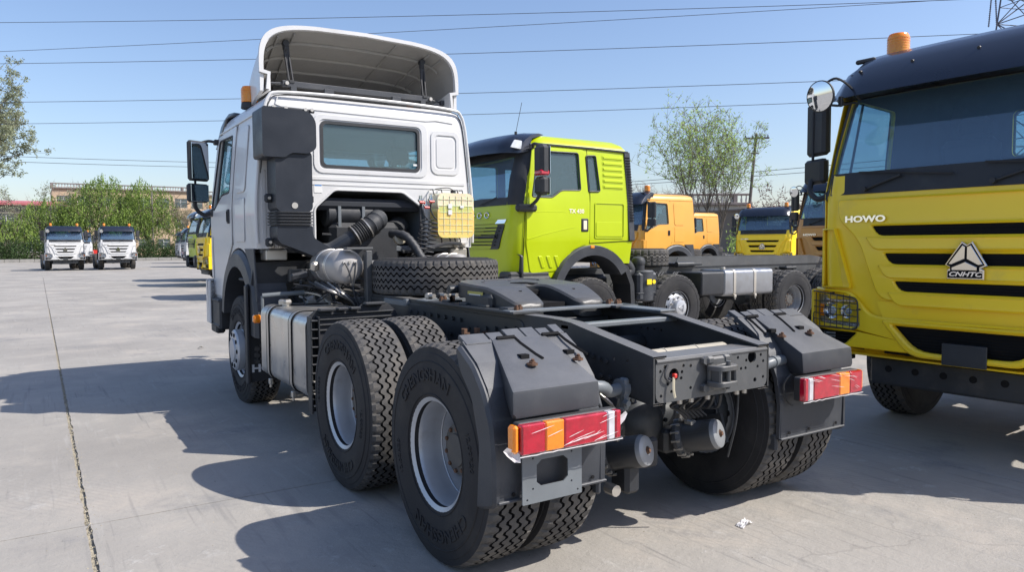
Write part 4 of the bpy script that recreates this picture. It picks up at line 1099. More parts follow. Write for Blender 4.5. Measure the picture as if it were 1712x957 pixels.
# cross members, crossbar, inner beige tube
g = G(); g.box((0,.02,1.125),(.84,.075,.03),.006)
P_(g, 'cross_bar', PLATEGREY)
g = G()
for y in (.68,1.6,2.6,3.4): g.box((0,y,1.0),(.82,.12,.20),.01)
g.tube([(-.40,.3,.95),(.40,.3,.95)], .05, 12); g.box((0,.35,.83),(.6,.5,.02),.005)
P_(g, 'cross_member', DARKFRAME)
g = G(); g.tube([(-.36,-.47,.985),(.30,-.47,.985)], .055, 18, caps=True)
for x in (-.15,.08): g.lathe([(.055,-.006),(.058,-.004),(.058,.004),(.055,.006)], (x,-.47,.985), (1,0,0), 18)
P_(g, 'beige_pipe', CREAM)
g = G()
for k in range(7): g.tube(spline([(-.30+.06*k, 2.6, 1.0),(-.28+.05*k,1.8,1.02+.01*k),(-.25+.05*k,.9,.98),(-.2+.05*k,.3,.93),(-.25+.08*k,-.3,.88)],5), .011, 5)
P_(g, 'air_line', PLASTIC)
# ---- fifth wheel
g = G()
def fw(u, v, w):    # u=x v=y ; plate slopes down to the rear ramps
    z = 1.333-.02*max(0,(1.05-v)) if v > .95 else 1.325-.115*((.95-v)/.35)**1.25*.92
    z = 1.33-(1.38-v)*.05 if v > .92 else (1.307-.105*((.92-v)/.33)**1.3)
    return (u, v, z+w)
out = [(-.30,1.42),(-.40,1.30),(-.415,1.0),(-.40,.85),(-.36,.63),(-.33,.595),(-.16,.595),(-.125,.64),(-.085,.90),(-.05,.99),(.05,.99),(.085,.90),(.125,.64),(.16,.595),(.33,.595),(.36,.63),(.40,.85),(.415,1.0),(.40,1.30),(.30,1.42)]
g.sheet([roundpoly(out, [.05]*20, 3)], -.10, .0, fw, inset=.014, dens=.045)
f5 = P_(g, 'fifth_wheel', COUPLER, sharp=38)
g = G(); g.sheet([roundpoly([(-.10,.70),(-.055,1.02),(.055,1.02),(.10,.70)], .02)], 1.16, 1.20, XY); g.box((0,1.0,1.25),(.24,.10,.05),.01); g.tube(spline([(-.10,1.08,1.308),(-.02,1.02,1.312),(.06,1.0,1.305),(.12,1.05,1.300)],4), .012, 6, 0)
for x, y in ((-.2,.8),(-.25,1.2),(.22,1.2),(.24,.8),(0,1.25)): g.cyl((x,y,fw(x,y,0)[2]-.01),(x,y,fw(x,y,0)[2]+.002),.012,n=10,mi=0)
P_(g, 'coupling_jaw', GROOVE, f5)
g = G(); g.tube([fw(x,y,.001) for x,y in ((-.18,1.3),(-.1,1.33),(.1,1.33),(.18,1.3),(.24,1.22))], .006, 4); P_(g, 'grease_groove', PLASTIC, f5)
g = G(); g.box((-.416,1.02,1.245),(.006,.20,.055),.001); g.box((-.42,1.02,1.245),(.003,.15,.02),0,1); P_(g, 'rating_plate', [OLIVE, STICKER], f5)
g = G(); g.tube(spline([(.42,1.25,1.24),(.56,1.22,1.26),(.60,1.12,1.26),(.50,1.08,1.25),(.42,1.10,1.24)],4), .010, 6); P_(g, 'release_handle', PLASTIC, f5)
g = G()
for sg in (-1,1):
    g.box((sg*.36,.98,1.20),(.14,.34,.12),.02); g.box((sg*.40,1.0,1.172),(.20,1.15,.016),.003); g.cyl((sg*.44,1.35,1.27),(sg*.37,1.35,1.27),.028,n=12)
    for k in range(4): g.box((sg*.40,.60+.26*k,1.185),(.12,.10,.02),.006)
P_(g, 'mounting_bracket', DARKFRAME, f5)
g = G(); g.box((-.04,.52,1.175),(.90,.09,.018),.003); g.box((.40,.30,1.170),(.13,.50,.012),.003); g.box((-.40,1.72,1.165),(.09,.30,.010),.002); P_(g, 'mounting_plate', PLATEGREY, f5)
g = G()
for x, y in ((-.40,.52),(-.40,1.52),(.40,.52),(.36,.56)):
    for d in (-.02,.02): g.tube([(x+d,y+d*.6,1.17),(x+d,y+d*.6,1.203)], .019, 6); g.tube([(x+d,y+d*.6,1.20),(x+d,y+d*.6,1.214)], .010, 8)
for k in range(3): g.cyl((-.43,1.30+.0*k,1.21),(-.45,1.30,1.21),.022,n=8)
P_(g, 'rusty_nut', RUST, f5)
# spare tyre and cradle
sp = link('spare_tyre', tyre_mesh('rib'), mt, (.10-OFF[0], 2.62-OFF[1], 1.315), (0, pi/2, .2)); lab(sp, 'spare tyre lying flat on the frame behind the cab')
g = G(); g.box((.1,2.62,1.15),(1.0,.10,.03),.005); g.box((.1,2.62,1.15),(.10,1.0,.03),.005); g.box((-.36,2.3,1.12),(.14,.5,.05),.008); g.box((.10,2.08,1.135),(1.1,.05,.05),.005); P_(g, 'spare_carrier', PLATEGREY)
g = G(); random.seed(3)
for k in range(7): g.box((-.3+.1*k,1.95,1.185),(.06,.05,.05),.012,k%2); g.cyl((-.3+.1*k,1.93,1.19),(-.3+.1*k,1.86,1.19),.018,n=8)
P_(g, 'air_valve', [ZINC, PLASTIC])
# ---- wheels
for y in (0., 1.35):
    for sg in (-1, 1):
        w = wheel(mt, (sg*1.10, y-4.56, .545), sg, 'text', 'dish', turn=(.1 if y else -.25)*sg)
        wheel(mt, (sg*.765, y-4.56, .545), sg, 'rib', 'inner')
for sg in (-1, 1): wheel(mt, (sg*1.02, 0, .53), sg, 'text', 'mainfront')
# axles, springs, chambers
g = G()
for y in (0., 1.35):
    g.tube([(-.62,y,.54),(-.3,y,.55),(.3,y,.55),(.62,y,.54)], [.085,.11,.11,.085], 16)
    g.lathe([(0,-.24),(.06,-.235),(.12,-.20),(.20,-.10),(.215,0),(.20,.10),(.12,.2),(0,.24)], (0,y,.56), (0,1,0), 28)
    for i in range(12): a = 2*pi*i/12; hexbolt(g, (.17*cos(a), y-.16, .56+.17*sin(a)), (0,-1,0), .014)
    for sg in (-1,1): g.lathe([(.21,-.05),(.21,.03),(.10,.06),(.085,.14)], (sg*.60,y,.545), (-sg,0,0), 24)
g.tube([(0,.2,.60),(0,1.2,.60)], .05, 10); g.tube([(0,1.55,.66),(0,3.6,.85)], .055, 12); g.tube([(-1.0,4.56,.48),(1.0,4.56,.48)], .06, 10)
ax = P_(g, 'axle_housing', DARKFRAME)
for sg in (-1, 1):
    g = G()
    def F(u, v, w): return (u, v, w)
    for k in range(11):
        L = .68-.045*k; z0 = .665+.027*k; pts = []
        for i in range(13):
            t = -1+2*i/12; pts.append((sg*.56, .675+L*t, z0-.12*(L*t/.68)**2))
        kk = len(g.v)
        for x, y, z in pts:
            for dx in (-.05,.05):
                for dz in (-.011,.011): g.v.append((x+dx,y,z+dz))
        for i in range(12):
            a = kk+4*i; b = a+4
            g.f += [(a,a+2,b+2,b),(a+1,a+3,b+3,b+1),(a,a+1,b+1,b),(a+2,a+3,b+3,b+2)]; g.m += [0]*4
        g.f += [(kk,kk+1,kk+3,kk+2),(kk+48,kk+49,kk+51,kk+50)]; g.m += [0]*2
    s = P_(g, 'leaf_spring', GREYPLASTIC)
    g = G(); g.box((sg*.56,.675,.985),(.16,.24,.05),.012)
    for dy in (-.09,.09):
        for dx in (-.062,.062): g.tube([(sg*.56+dx,.675+dy,.60),(sg*.56+dx,.675+dy,1.03)], .012, 8)
    for dx in (-.045,.045): g.tube([(sg*.60+dx,.76,.80),(sg*.60+dx,.76,1.06)], .016, 8)
    g.box((sg*.50,.60,.95),(.2,.14,.08),.02)
    P_(g, 'spring_clamp', FRAME, s)
    g = G()
    for dy in (-.09,.09):
        for dx in (-.062,.062): g.tube([(sg*.56+dx,.675+dy,1.01),(sg*.56+dx,.675+dy,1.035)], .019, 6)
    g.tube([(sg*.555,.76,1.03),(sg*.555,.76,1.062)], .021, 6); g.tube([(sg*.645,.76,1.03),(sg*.645,.76,1.062)], .021, 6)
    P_(g, 'rusty_nut', RUST, s)
    # trunnion bracket and torque rods
    g = G(); g.box((sg*.44,.675,.80),(.05,.5,.30),.03); g.tube([(sg*.40,.675,.55),(sg*.60,.675,.55)], .09, 14); g.tube([(sg*.38,.05,.40),(sg*.38,.62,.45)], .035, 10); g.tube([(sg*.25,.1,.80),(sg*.36,.60,.92)], .035, 10)
    g.sheet([[( -.35,.42),(.05,.36),(.05,.50),(-.30,.58)]], sg*.48, sg*.50, lambda u,v,w:(w,u,v))
    P_(g, 'suspension_bracket', DARKFRAME)
    # spring brake chamber
    a = Vector((sg*.27+.06*0-.10, -.24, .455)); b = Vector((sg*.27, -.49, .525)) if sg < 0 else Vector((.27,-.49,.535))
    a = b+Vector((-.075,.20,-.055)); d = (b-a).normalized(); L = (b-a).length
    g = G(); g.lathe([(0,-.06),(.07,-.05),(.105,-.03),(.112,-.02),(.112,.0),(.095,.01),(.086,.02),(.084,L-.03),(.076,L-.008),(.060,L),(.022,L),(.022,L-.012),(0,L-.012)], a, d, 36, mfun=lambda i: 1 if i in (7,8,9,10) else 0)
    c = P_(g, 'brake_chamber', [COUPLER, CAPGREY])
    g = G(); g.lathe([(.0,L+.004),(.016,L+.004),(.022,L-.008)], a, d, 10, 0); hexbolt(g, b-d*.004, d, .013, .016)
    P_(g, 'rusty_nut', RUST, c)
    g = G()
    q1 = d.cross(Vector((0,0,1))).normalized(); q2 = d.cross(q1)
    for i in range(14): t = 2*pi*i/14; p = a+(q1*cos(t)+q2*sin(t))*.106; hexbolt(g, p-d*.03, d, .008, .05)
    g.box(a+Vector((0,.02,.12)), (.06,.05,.06), .01); g.tube(spline([a+Vector((0,.02,.14)), a+Vector((.02,0,.24)), a+Vector((-.05,.1,.34)), a+Vector((-.1,.3,.42))],4), .010, 6)
    g.box(a+d*.06+Vector((-.03,0,.085)), (.04,.06,.03), .006)
    P_(g, 'chamber_bolt', ZINC, c)
    g = G(); g.tube(spline([a-d*.06, a-d*.12+Vector((sg*.1,.05,0)), (sg*.50,.02,.50)],4), .035, 10); g.box(a-d*.09, (.16,.10,.14), .02); g.tube([(sg*.2,-.13,.42),(sg*.62,-.13,.44)], .03, 10)
    P_(g, 'brake_linkage', DARKFRAME, c)
    # brake drum face behind the inner wheel
    g = G(); g.lathe([(.0,.0),(.20,.0),(.215,.03),(.215,.12)], (sg*.56,0,.545), (sg,0,0), 28); g.lathe([(.0,.0),(.20,.0),(.215,.03),(.215,.12)], (sg*.56,1.35,.545), (sg,0,0), 28)
    P_(g, 'brake_drum', DARKFRAME)
g = G()
for k in range(6):
    g.tube(spline([(-.15+.05*k,-.64,.80),(-.12+.07*k,-.50,.74-.01*k),(.02+.03*k,-.42,.68),(.10+.03*k,-.40,.62)],5), .009, 5)
g.tube(spline([(.26,-.62,.82),(.265,-.60,.62),(.26,-.55,.42)],4), .006, 6, 0); g.tube([(.05,-.5,.83),(.05,-.45,.70)], .012, 6)
for x in (-.2,-.12,.0,.22,.28): g.cyl((x,-.64,.815),(x,-.64,.785),.014,n=8,mi=1)
g.box((-.30,-.35,.36),(.10,.14,.16),.02); g.box((-.08,-.3,.44),(.10,.05,.16),.015); g.cyl((-.42,-.35,.32),(-.42,-.42,.32),.03,n=10,mi=1)
P_(g, 'brake_hose', [PLASTIC, ZINC])
# ---- rear mudguards with lamps
def fender(sg):
    g = G()
    prof = [(-.262,1.128),(-.285,1.138),(-.42,1.055),(-.51,.955),(-.57,.82),(-.595,.66),(-.590,.465)]
    inner = [(-.255,1.105),(-.28,1.112),(-.405,1.03),(-.49,.94),(-.548,.81),(-.572,.655),(-.568,.465)]
    X0, X1 = .64, 1.235
    k = 0
    loop = prof+inner[::-1]
    g.sheet([loop], sg*X0, sg*X1, lambda u,v,w:(w,u,v), inset=0)
    # rounded outer shoulder and side cheek toward the tyre
    P2 = [(-.255,1.10),(-.285,1.125),(-.42,1.045),(-.51,.945),(-.575,.81),(-.60,.65),(-.60,.45),(-.44,.40),(-.465,.70),(-.40,.90),(-.30,1.0)]
    g.sheet([roundpoly(P2, .03)], sg*1.232, sg*1.262, lambda u,v,w:(w,u,v), inset=.014)
    # box carrying the lamp: trapezoid that flares from the slope
    def bx(x, y, z): return (sg*x, y, z)
    vs = [bx(1.085,-.295,1.142), bx(.775,-.295,1.142), bx(.735,-.665,.962), bx(1.205,-.665,.962), bx(.735,-.675,.845), bx(1.21,-.675,.845), bx(1.16,-.58,.83), bx(.76,-.58,.83), bx(1.085,-.30,1.09), bx(.775,-.30,1.09)]
    b = bmesh.new(); 
    for v in vs: b.verts.new(v)
    bmesh.ops.convex_hull(b, input=b.verts[:]); 
    bmesh.ops.dissolve_limit(b, angle_limit=.02, verts=b.verts[:], edges=b.edges[:])
    bmesh.ops.bevel(b, geom=[e for e in b.edges], offset=.014, segments=2, profile=.6, affect='EDGES')
    b.verts.index_update(); g.add([v.co[:] for v in b.verts], [[v.index for v in f.verts] for f in b.faces]); b.free()
    fd = P_(g, 'mudguard', GREYPLASTIC, sharp=35)
    # castellated hinge strip along the top edge
    g = G(); segs = [(1.235,1.02,0),(1.02,.935,.0),(.915,.80,.016),(.797,.725,.016),(.72,.66,.004)]
    segs = [(1.23,1.09,.0),(1.085,1.0,.0),(.985,.885,.02),(.882,.80,.02),(.797,.725,.006),(.705,.645,.03)]
    for a, c, dz in segs: g.box((sg*(a+c)/2,-.268+dz*.9,1.136+dz*.45),(abs(a-c)-.003,.085,.022),.003,rot=(radians(25),0,0))
    P_(g, 'hinge_strip', GREYPLASTIC, fd)
    # recessed black slots
    g = G()
    def slope(u, v, w): # u=x, v=distance down the slope from the top edge
        y = -.325-v*.90; z = 1.129-v*.437; return (sg*u, y-.02*0, z+w)
    for x0 in (1.06,.80):
        g.tube([slope(x0,-.025,.001), slope(x0-.10,-.025,.001)], .011, 4); g.tube([slope(x0-.10,-.03,.0), slope(x0-.105,.03,.0), slope(x0-.13,.13,.0), slope(x0-.145,.17,.001)], .008, 4)
        g.box(slope(x0-.055,.135,.0),(.045,.035,.02),.0)
    P_(g, 'slot', GROOVE, fd)
    g = G()
    for x0 in (1.00,.74): p = Vector(slope(x0+.005,.215,.012)); hexbolt(g, p, (0,-.3,1), .016, .010); g.cyl(p, p+Vector((0,-.006,.02)), .008, n=6); g.cyl(p-Vector((0,0,.008)), p+Vector((0,0,.001)), .026, n=12)
    P_(g, 'rusty_bolt', RUST, fd)
    # lower flap edge, fixing holes
    g = G(); g.box((sg*.94,-.592,.467),(.60,.03,.012),.003); g.box((sg*.66,-.58,.58),(.03,.03,.23),.006)
    for x in (1.16,.90,.72): g.cyl((sg*x,-.598,.495),(sg*x,-.602,.495),.009,n=10,mi=1)
    g.box((sg*.655,-.52,.44),(.03,.10,.10),.01)
    P_(g, 'flap_edge', [GREYPLASTIC, GROOVE], fd)
    # lamp unit
    x0, x1 = (1.205,.665)
    R = lambda u, v, w: (sg*u, -.665-w, v)
    g = G(); g.sheet([rrect(x1,.700,x0,.836,.012)], .0, .04, R, inset=.004); lm = P_(g, 'tail_lamp', PLASTIC, fd)
    def lens(a, c, mt_, nm, w=.072):
        q = G(); q.sheet([rrect(min(a,c),.704,max(a,c),.832,.008)], .038, w, R, inset=.006); return P_(q, nm, mt_, lm)
    lens(x0, 1.085, RED, 'red_lens'); lens(1.083, .985, AMBER, 'amber_lens'); lens(.983, .745, RED, 'red_lens'); lens(.743, .70, CLEARLENS, 'clear_lens'); lens(.698, x1, RED, 'red_lens')
    g = G(); g.sheet([rrect(.705,.812,1.225,.812+.09,.03)], sg*1.206, sg*1.216, lambda u,v,w:(w,-u,v)) if False else g.box((sg*1.222,-.695,.77),(.030,.055,.118),.010)
    P_(g, 'side_reflector', AMBER, lm)
    # torn protective film
    g = G(); random.seed(21 if sg < 0 else 22)
    nxx, nzz = 40, 10
    for j in range(nzz):
        for i in range(nxx):
            x = x0+.012-(x0-x1+.03)*i/(nxx-1); z = .694+.148*j/(nzz-1)
            w = .076+.004*noise.noise(Vector((x*16*sg, z*30, 3*sg)))
            if j in (0, nzz-1): w -= .02; z += .006*noise.noise(Vector((x*30,z,sg)))
            g.v.append((sg*x, -.665-w, z))
    for j in range(nzz-1):
        for i in range(nxx-1): g.f.append((j*nxx+i, j*nxx+i+1, (j+1)*nxx+i+1, (j+1)*nxx+i)); g.m.append(0)
    # crease ridges
    for k in range(13):
        xa = random.uniform(x1+.06, x0-.04); za = random.uniform(.715,.825); L = random.uniform(.03,.13); pts = []
        for i in range(6): t = i/5; pts.append((sg*(xa-L*t), -.665-.081, min(.835, max(.70, za+.02*t+.006*noise.noise(Vector((t*5,k,0)))))))
        g.tube(pts, [.0005,.0013,.0010,.0015,.0009,.0004], 4, 1)
    g.tube([(sg*(x0+.01-(x0-x1+.02)*i/20), -.735+.004*noise.noise(Vector((i*.7,0,sg))), .699+.004*noise.noise(Vector((i*.9,2,sg)))) for i in range(21)], .0022, 5, 1)
    if sg < 0:
        for base, dx in (((x1-.005,-.70,.775),1),((x0+.0,-.71,.71),-1)):
            k = len(g.v); rr = random.Random(4+dx)
            q = [(0,0),(.03,.02),(.06,.035),(.075,.02),(.055,-.005),(.03,-.03),(.0,-.035)]
            g.v += [(sg*base[0]+dx*a, base[1]+rr.uniform(-.015,.015), base[2]+c) for a, c in q]+[(sg*base[0]+dx*.035, base[1]+.02, base[2]+.0)]
            for i in range(7): g.f.append((k+i, k+(i+1)%7, k+7)); g.m.append(1)
    if sg > 0: g.f = [f[::-1] for f in g.f]
    P_(g, 'film_wrap', [FILMTHIN, FILM], lm, recalc=False)
    # stay pipe to the frame
    g = G(); g.tube(spline([(sg*.76,-.52,.905),(sg*.68,-.53,.905),(sg*.60,-.53,.895),(sg*.54,-.50,.862),(sg*.47,-.48,.862),(sg*.42,-.48,.865)],5), .030, 16); g.tube([(sg*.665,-.531,.905),(sg*.648,-.533,.904)], .034, 16); g.cyl((sg*.46,-.48,.865),(sg*.421,-.48,.865),.05,n=16); g.box((sg*.44,-.50,.84),(.03,.05,.16),.008); g.cyl((sg*.455,-.52,.80),(sg*.455,-.55,.80),.016,n=8)
    P_(g, 'mudguard_pipe', PLATEGREY)
    if sg < 0:
        g = G(); q = [(.055*c_, .055*s_) for c_, s_ in ((1,.55),(.7,.85),(-.7,.85),(-1,.55),(-1,-.55),(-.7,-.85),(.7,-.85),(1,-.55))]
        hol = [[(-.985+a*1.55, .585+c*1.25) for a, c in q]]
        for x, z in ((-1.10,.68),(-.86,.68),(-1.12,.475),(-.845,.475),(-1.09,.655),(-.88,.655),(-1.09,.52),(-.88,.52)): hol.append(circle(x, z, .005, 8))
        g.sheet([rrect(-1.145,.455,-.822,.695,.004)]+hol, .018, .024, lambda u,v,w:(u,-.622-w,v))
        g.box((-.985,-.62,.74),(.30,.03,.10),.004)
        P_(g, 'number_plate_bracket', PLATEGREY, fd)
    g = G(); g.tube(spline([(sg*.70,-.62,.84),(sg*.66,-.60,.78),(sg*.68,-.61,.69),(sg*.72,-.62,.66)],5), .006, 5); P_(g, 'lamp_cable', PLASTIC, fd)
fender(-1); fender(1)
# ---- fuel tank, guards and front mud flap
tk = G(); tk.sheet([rrect(-1.20,.42,-.52,1.06,.09,6)], 2.22, 3.56, lambda u,v,w:(u,w,v), inset=.03)
tank = P_(tk, 'fuel_tank', STEEL, sharp=40)
for y in (3.28, 2.60):
    g = G(); g.sheet([rrect(-1.209,.411,-.52,1.069,.095,6), rrect(-1.20,.42,-.52,1.06,.09,6)], y-.03, y+.03, lambda u,v,w:(u,w,v), mi=0)
    for d in (-.037,.037): g.tube([(x,y+d,z) for x,z in rrect(-1.205,.415,-.53,1.065,.092,6)], .006, 5, 1, closed=True)
    g.box((-1.19,y,.40),(.03,.05,.05),.006); g.cyl((-1.19,y,.42),(-1.19,y,.35),.010,n=8)
    P_(g, 'tank_strap', [ZINC, GROOVE], tank)
g = G(); g.cyl((-1.05,3.28,1.05),(-1.05,3.28,1.115),.055,n=24,bev=.01); g.box((-1.05,3.24,1.10),(.06,.14,.03),.01); P_(g, 'filler_cap', ZINC, tank)
g = G(); g.box((-.80,3.0,.40),(.5,1.2,.04),.01); g.box((-.5,2.5,.75),(.05,.1,.6),.01); g.box((-.5,3.3,.75),(.05,.1,.6),.01); P_(g, 'tank_bracket', DARKFRAME)
# ribbed black guard plate between tank and drive wheels
g = G()
g.sheet([roundpoly([(-1.20,.34),(-1.19,1.06),(-1.14,1.10),(-.80,1.10),(-.78,1.13),(-.56,1.135),(-.50,1.08),(-.46,1.0),(-.46,.60),(-1.14,.34)], .012)], 2.16, 2.175, lambda u,v,w:(u,w,v))
for k in range(4): g.box((-.82,2.15,.95+.04*k),(.60,.02,.012),.003)
for k in range(11): g.box((-1.17,2.12,.38+.065*k),(.05,.08,.01),.003)
for x in (-1.195,-1.135): g.box((x,2.13,.70),(.012,.09,.72),.003)
for k in range(3): g.box((-1.12,2.09,.40+.09*k),(.14,.05,.008),.002,1)
for a, c in ((-1.12,-1.0),(-.98,-.9),(-.88,-.8),(-.76,-.6)): g.box(((a+c)/2,2.14,1.105 if c < -.79 else 1.135),(c-a,.07,.02),.004)
P_(g, 'ribbed_guard', [PLASTIC, ZINC])
g = G()
g.sheet([roundpoly([(-1.225,.27),(-1.225,1.20),(-1.19,1.23),(-.90,1.22),(-.90,.30)], [.02,.03,.03,.03,.02])], 4.02, 4.045, lambda u,v,w:(u,w,v), inset=.004)
g.box((-1.215,4.00,.74),(.025,.08,.94),.006); g.sheet([roundpoly([(-1.19,1.21),(-.55,1.24),(-.52,1.45),(-1.15,1.43)], .03)], 3.93, 3.95, lambda u,v,w:(u,w,v)); g.box((-.85,4.3,1.25),(.6,.6,.03),.01)
mg = P_(g, 'mudguard', PLASTIC)
g = G(); g.text('HOWO', .10, .002, lambda u,v,w: (-.965+u, 4.016-w, .405+v), 0, offs=.004, sx=1.25); P_(g, 'lettering', WHITETEXT, mg)
g = G(); g.box((-1.19,3.72,.915),(.07,.05,.075),.012); P_(g, 'side_marker', AMBER, mg)
g = G(); g.box((-1.15,3.74,.915),(.05,.02,.06),.004); g.box((-1.0,3.85,1.0),(.2,.25,.03),.006); P_(g, 'marker_bracket', ZINC, mg)
# inside of the front wheel well
g = G(); g.box((-.55,4.5,1.0),(.12,1.4,.7),.03); g.box((.55,4.5,1.0),(.12,1.4,.7),.03); g.box((0,4.7,.95),(.9,1.3,.7),.06); P_(g, 'wheel_well', DARKFRAME)
g = G(); g.box((.95,3.0,.75),(.5,1.1,.55),.04); g.box((.95,2.2,.75),(.45,.35,.5),.03); P_(g, 'battery_box', PLASTIC)
# ------------------------------------------------------------------ lime cab (rounder cab with corner vents), same local frame
LB = Body([(1.10,1.12,-.80,1.40,.20),(1.45,1.16,-.82,1.43,.22),(1.66,1.185,-.83,1.44,.24),(2.20,1.19,-.82,1.42,.24),(2.55,1.175,-.80,1.34,.24),(2.95,1.15,-.74,1.18,.24),(3.02,1.14,-.73,1.12,.22),(3.10,1.08,-.68,1.05,.20),(3.16,.98,-.58,.98,.20),(3.19,.84,-.45,.88,.18)], bulge=.07)
def lime_truck():
    root = empty('cab_chassis_truck', (4.14,6.62,0), radians(90), 'lime yellow four-axle truck chassis parked side-on behind the white tractor unit', 'truck')
    B = LB
    g = B.geo([1.10,1.25,1.45,1.66,1.85,2.05,2.20,2.38,2.55,2.75,2.95,2.985,3.02,3.06,3.10,3.13,3.16,3.18,3.19])
    o = g.build('cab', [LIME, INTERIOR], root)
    m = o.modifiers.new('s', 'SOLIDIFY'); m.thickness = .035; m.offset = -1; m.material_offset = 1; m.use_even_offset = True
    win = [(.98,2.92),(.24,2.93),(.215,2.38),(.57,2.37),(.74,2.26),(1.09,2.26)]; rwin = [(.09,2.90),(-.09,2.91),(-.155,2.38),(.065,2.37)]
    cut = [cutter([roundpoly(win, [.06,.04,.04,.05,.04,.03])], -1.4, 1.4, YZ, [LIME]), cutter([roundpoly(rwin, .03)], -1.4, 1.4, YZ, [LIME])]
    cut.append(cutter([roundpoly([(-.98,2.24),(.98,2.24),(.92,2.86),(-.92,2.86)], .07)], .9, 1.6, XZ, [LIME]))
    arch = [(-.95,.9),(-.95,1.28)]+[(-.02+.73*cos(a), .80+.74*sin(a)) for a in [radians(q) for q in range(139, 18, -8)]]+[(.70,.9)]
    cut.append(cutter([arch], -1.4, 1.4, YZ, [PLASTIC]))
    boolean(o, cut)
    gg = G(); gg.sheet([roundpoly([(-.99,2.23),(.99,2.23),(.93,2.87),(-.93,2.87)], .07)], -.022, -.014, B.front(), dens=.1); gg.build('windshield', GLASSDK, o)
    surround(B, o, None, (2.85,3.0), (2.15,2.26), .98)
    for sg in (-1, 1):
        d = G(); dp = roundpoly([(1.18,2.2),(1.06,2.985),(.125,2.985),(.075,2.3),(.075,1.60),(.35,1.50),(.60,1.20),(1.09,1.17),(1.19,1.6)], [.05,.08,.05,.03,.05,.05,.03,.06,.03])
        d.sheet([dp, roundpoly(win, [.06,.04,.04,.05,.04,.03])], .001, .011, B.side(sg), inset=.004, dens=.15)
        for k in range(3): d.sheet([roundpoly([(.98-.14*k,1.42),(.90-.14*k,1.42),(.84-.14*k,1.24),(.90-.14*k,1.24)], .02)], .010, .022, B.side(sg), inset=.010)
        d.tube([B.side(sg)(y, z, .008) for y, z in ((1.17,1.66),(.9,1.73),(.6,1.79),(.33,1.84))], .008, 5); d.tube([B.side(sg)(y, z, .008) for y, z in ((1.18,2.05),(.9,2.055),(.5,2.055))], .006, 5)
        door = d.build('door', LIME, root)
        w = G(); w.sheet([roundpoly(win, .04)], -.022, -.016, B.side(sg)); w.build('window', GLASS, door)
        w = G(); w.tube([B.side(sg)(y, z, .004) for y, z in roundpoly(win, [.06,.04,.04,.05,.04,.03])], .013, 6, closed=True); w.build('window_seal', PLASTIC, door)
        h = G(); h.box((sg*1.195,.145,1.87),(.03,.14,.20),.02); h.box((sg*1.213,.15,1.87),(.016,.07,.14),.01,1); h.build('door_handle', [PLASTIC, CHROME], door)
        w = G(); w.sheet([roundpoly(rwin, .03)], -.022, -.016, B.side(sg)); w.build('side_window', GLASS, o)
        w = G(); w.tube([B.side(sg)(y, z, .003) for y, z in roundpoly(rwin, .03)], .012, 6, closed=True); w.build('window_seal', PLASTIC, o)
        p = G()
        for k in range(6): z = 2.42+.088*k; p.sheet([roundpoly([(-.22,z),(-.63,z),(-.63,z+.07),(-.22,z+.07)], .03)], .0, .011, B.side(sg), inset=.022)
        p.sheet([rrect(-.63,1.67,-.05,2.21,.03), rrect(-.615,1.685,-.065,2.195,.025)], .0, .007, B.side(sg), inset=.003)
        p.sheet([rrect(-.60,1.70,-.08,1.92,.02)], .0, .004, B.side(sg), inset=.003)
        p.build('side_panel', LIME, o)
        s = G(); s.tube([B.side(sg)(y, z, .0) for y, z in [(.07,2.99),(.035,2.3),(.04,1.60),(-.6,1.63),(-.84,1.63)]], .005, 4)
        s.tube([B.side(sg)(y, z, .0) for y, z in [(1.22,1.2),(1.22,1.7),(1.20,2.15)]], .006, 4); s.build('door_seam', GROOVE, o)
        s = G(); s.tube([B.side(sg)(y, z, .012) for y, z in [(1.10,3.00),(.94,3.02),(0,3.015),(-.73,3.0)]], .016, 6); s.build('drip_rail', PLASTIC, o)
        v = G(); v.sheet([[(-.655,3.0),(-.77,3.0),(-.85,1.64),(-.735,1.64)]], -.005, .020, B.side(sg), inset=.006)
        for k in range(24): z = 1.95+.042*k; v.box(B.side(sg)(-.715-.0*k-.07*(2.9-z), z, .02), (.016,.085,.014), .003, 1)
        v.build('rear_side_vent', [GREYPLASTIC, GROOVE], o)
        # flare
        f = G(); ang = [radians(q) for q in range(150, 5, -8)]
        A = [(sg*1.215, -.02+.62*cos(a), .80+.62*sin(a)) for a in ang]; Bq = [(sg*1.225, -.02+.755*cos(a), .80+.76*sin(a)) for a in ang]; Cq = [(sg*1.15, -.02+.775*cos(a), .80+.78*sin(a)) for a in ang]; D = [(sg*.80, p[1], p[2]) for p in A]
        for P, Q in ((D,A),(A,Bq),(Bq,Cq)):
            k = len(f.v); n = len(P); f.v += P+Q
            for i in range(n-1): f.f.append((k+i,k+i+1,k+n+i+1,k+n+i)); f.m.append(0)
        f.build('wheel_arch', GREYPLASTIC, root)
        g = G(); g.box((sg*1.225,.02,1.545),(.02,.075,.045),.01); g.build('side_marker', AMBER, root)
        g = G(); g.box((sg*1.08,1.1,.90),(.20,.75,.50),.05); g.box((sg*1.16,1.1,.72),(.08,.5,.04),.01); g.box((sg*1.0,1.1,1.15),(.3,.7,.10),.03); g.build('step', PLASTIC, root)
        # mirrors
        g = G(); mirror_head(g, (sg*1.42,1.08,2.76), .22,.16,.42); mirror_head(g, (sg*1.42,1.08,2.40), .22,.15,.26)
        g.tube(spline([(sg*1.16,1.04,2.96),(sg*1.25,1.10,3.0),(sg*1.36,1.10,2.98)],4), .02, 6); g.tube(spline([(sg*1.42,1.10,2.30),(sg*1.38,1.14,2.20),(sg*1.30,1.18,2.13)],4), .024, 6); g.box((sg*1.24,1.22,2.10),(.10,.34,.11),.03)
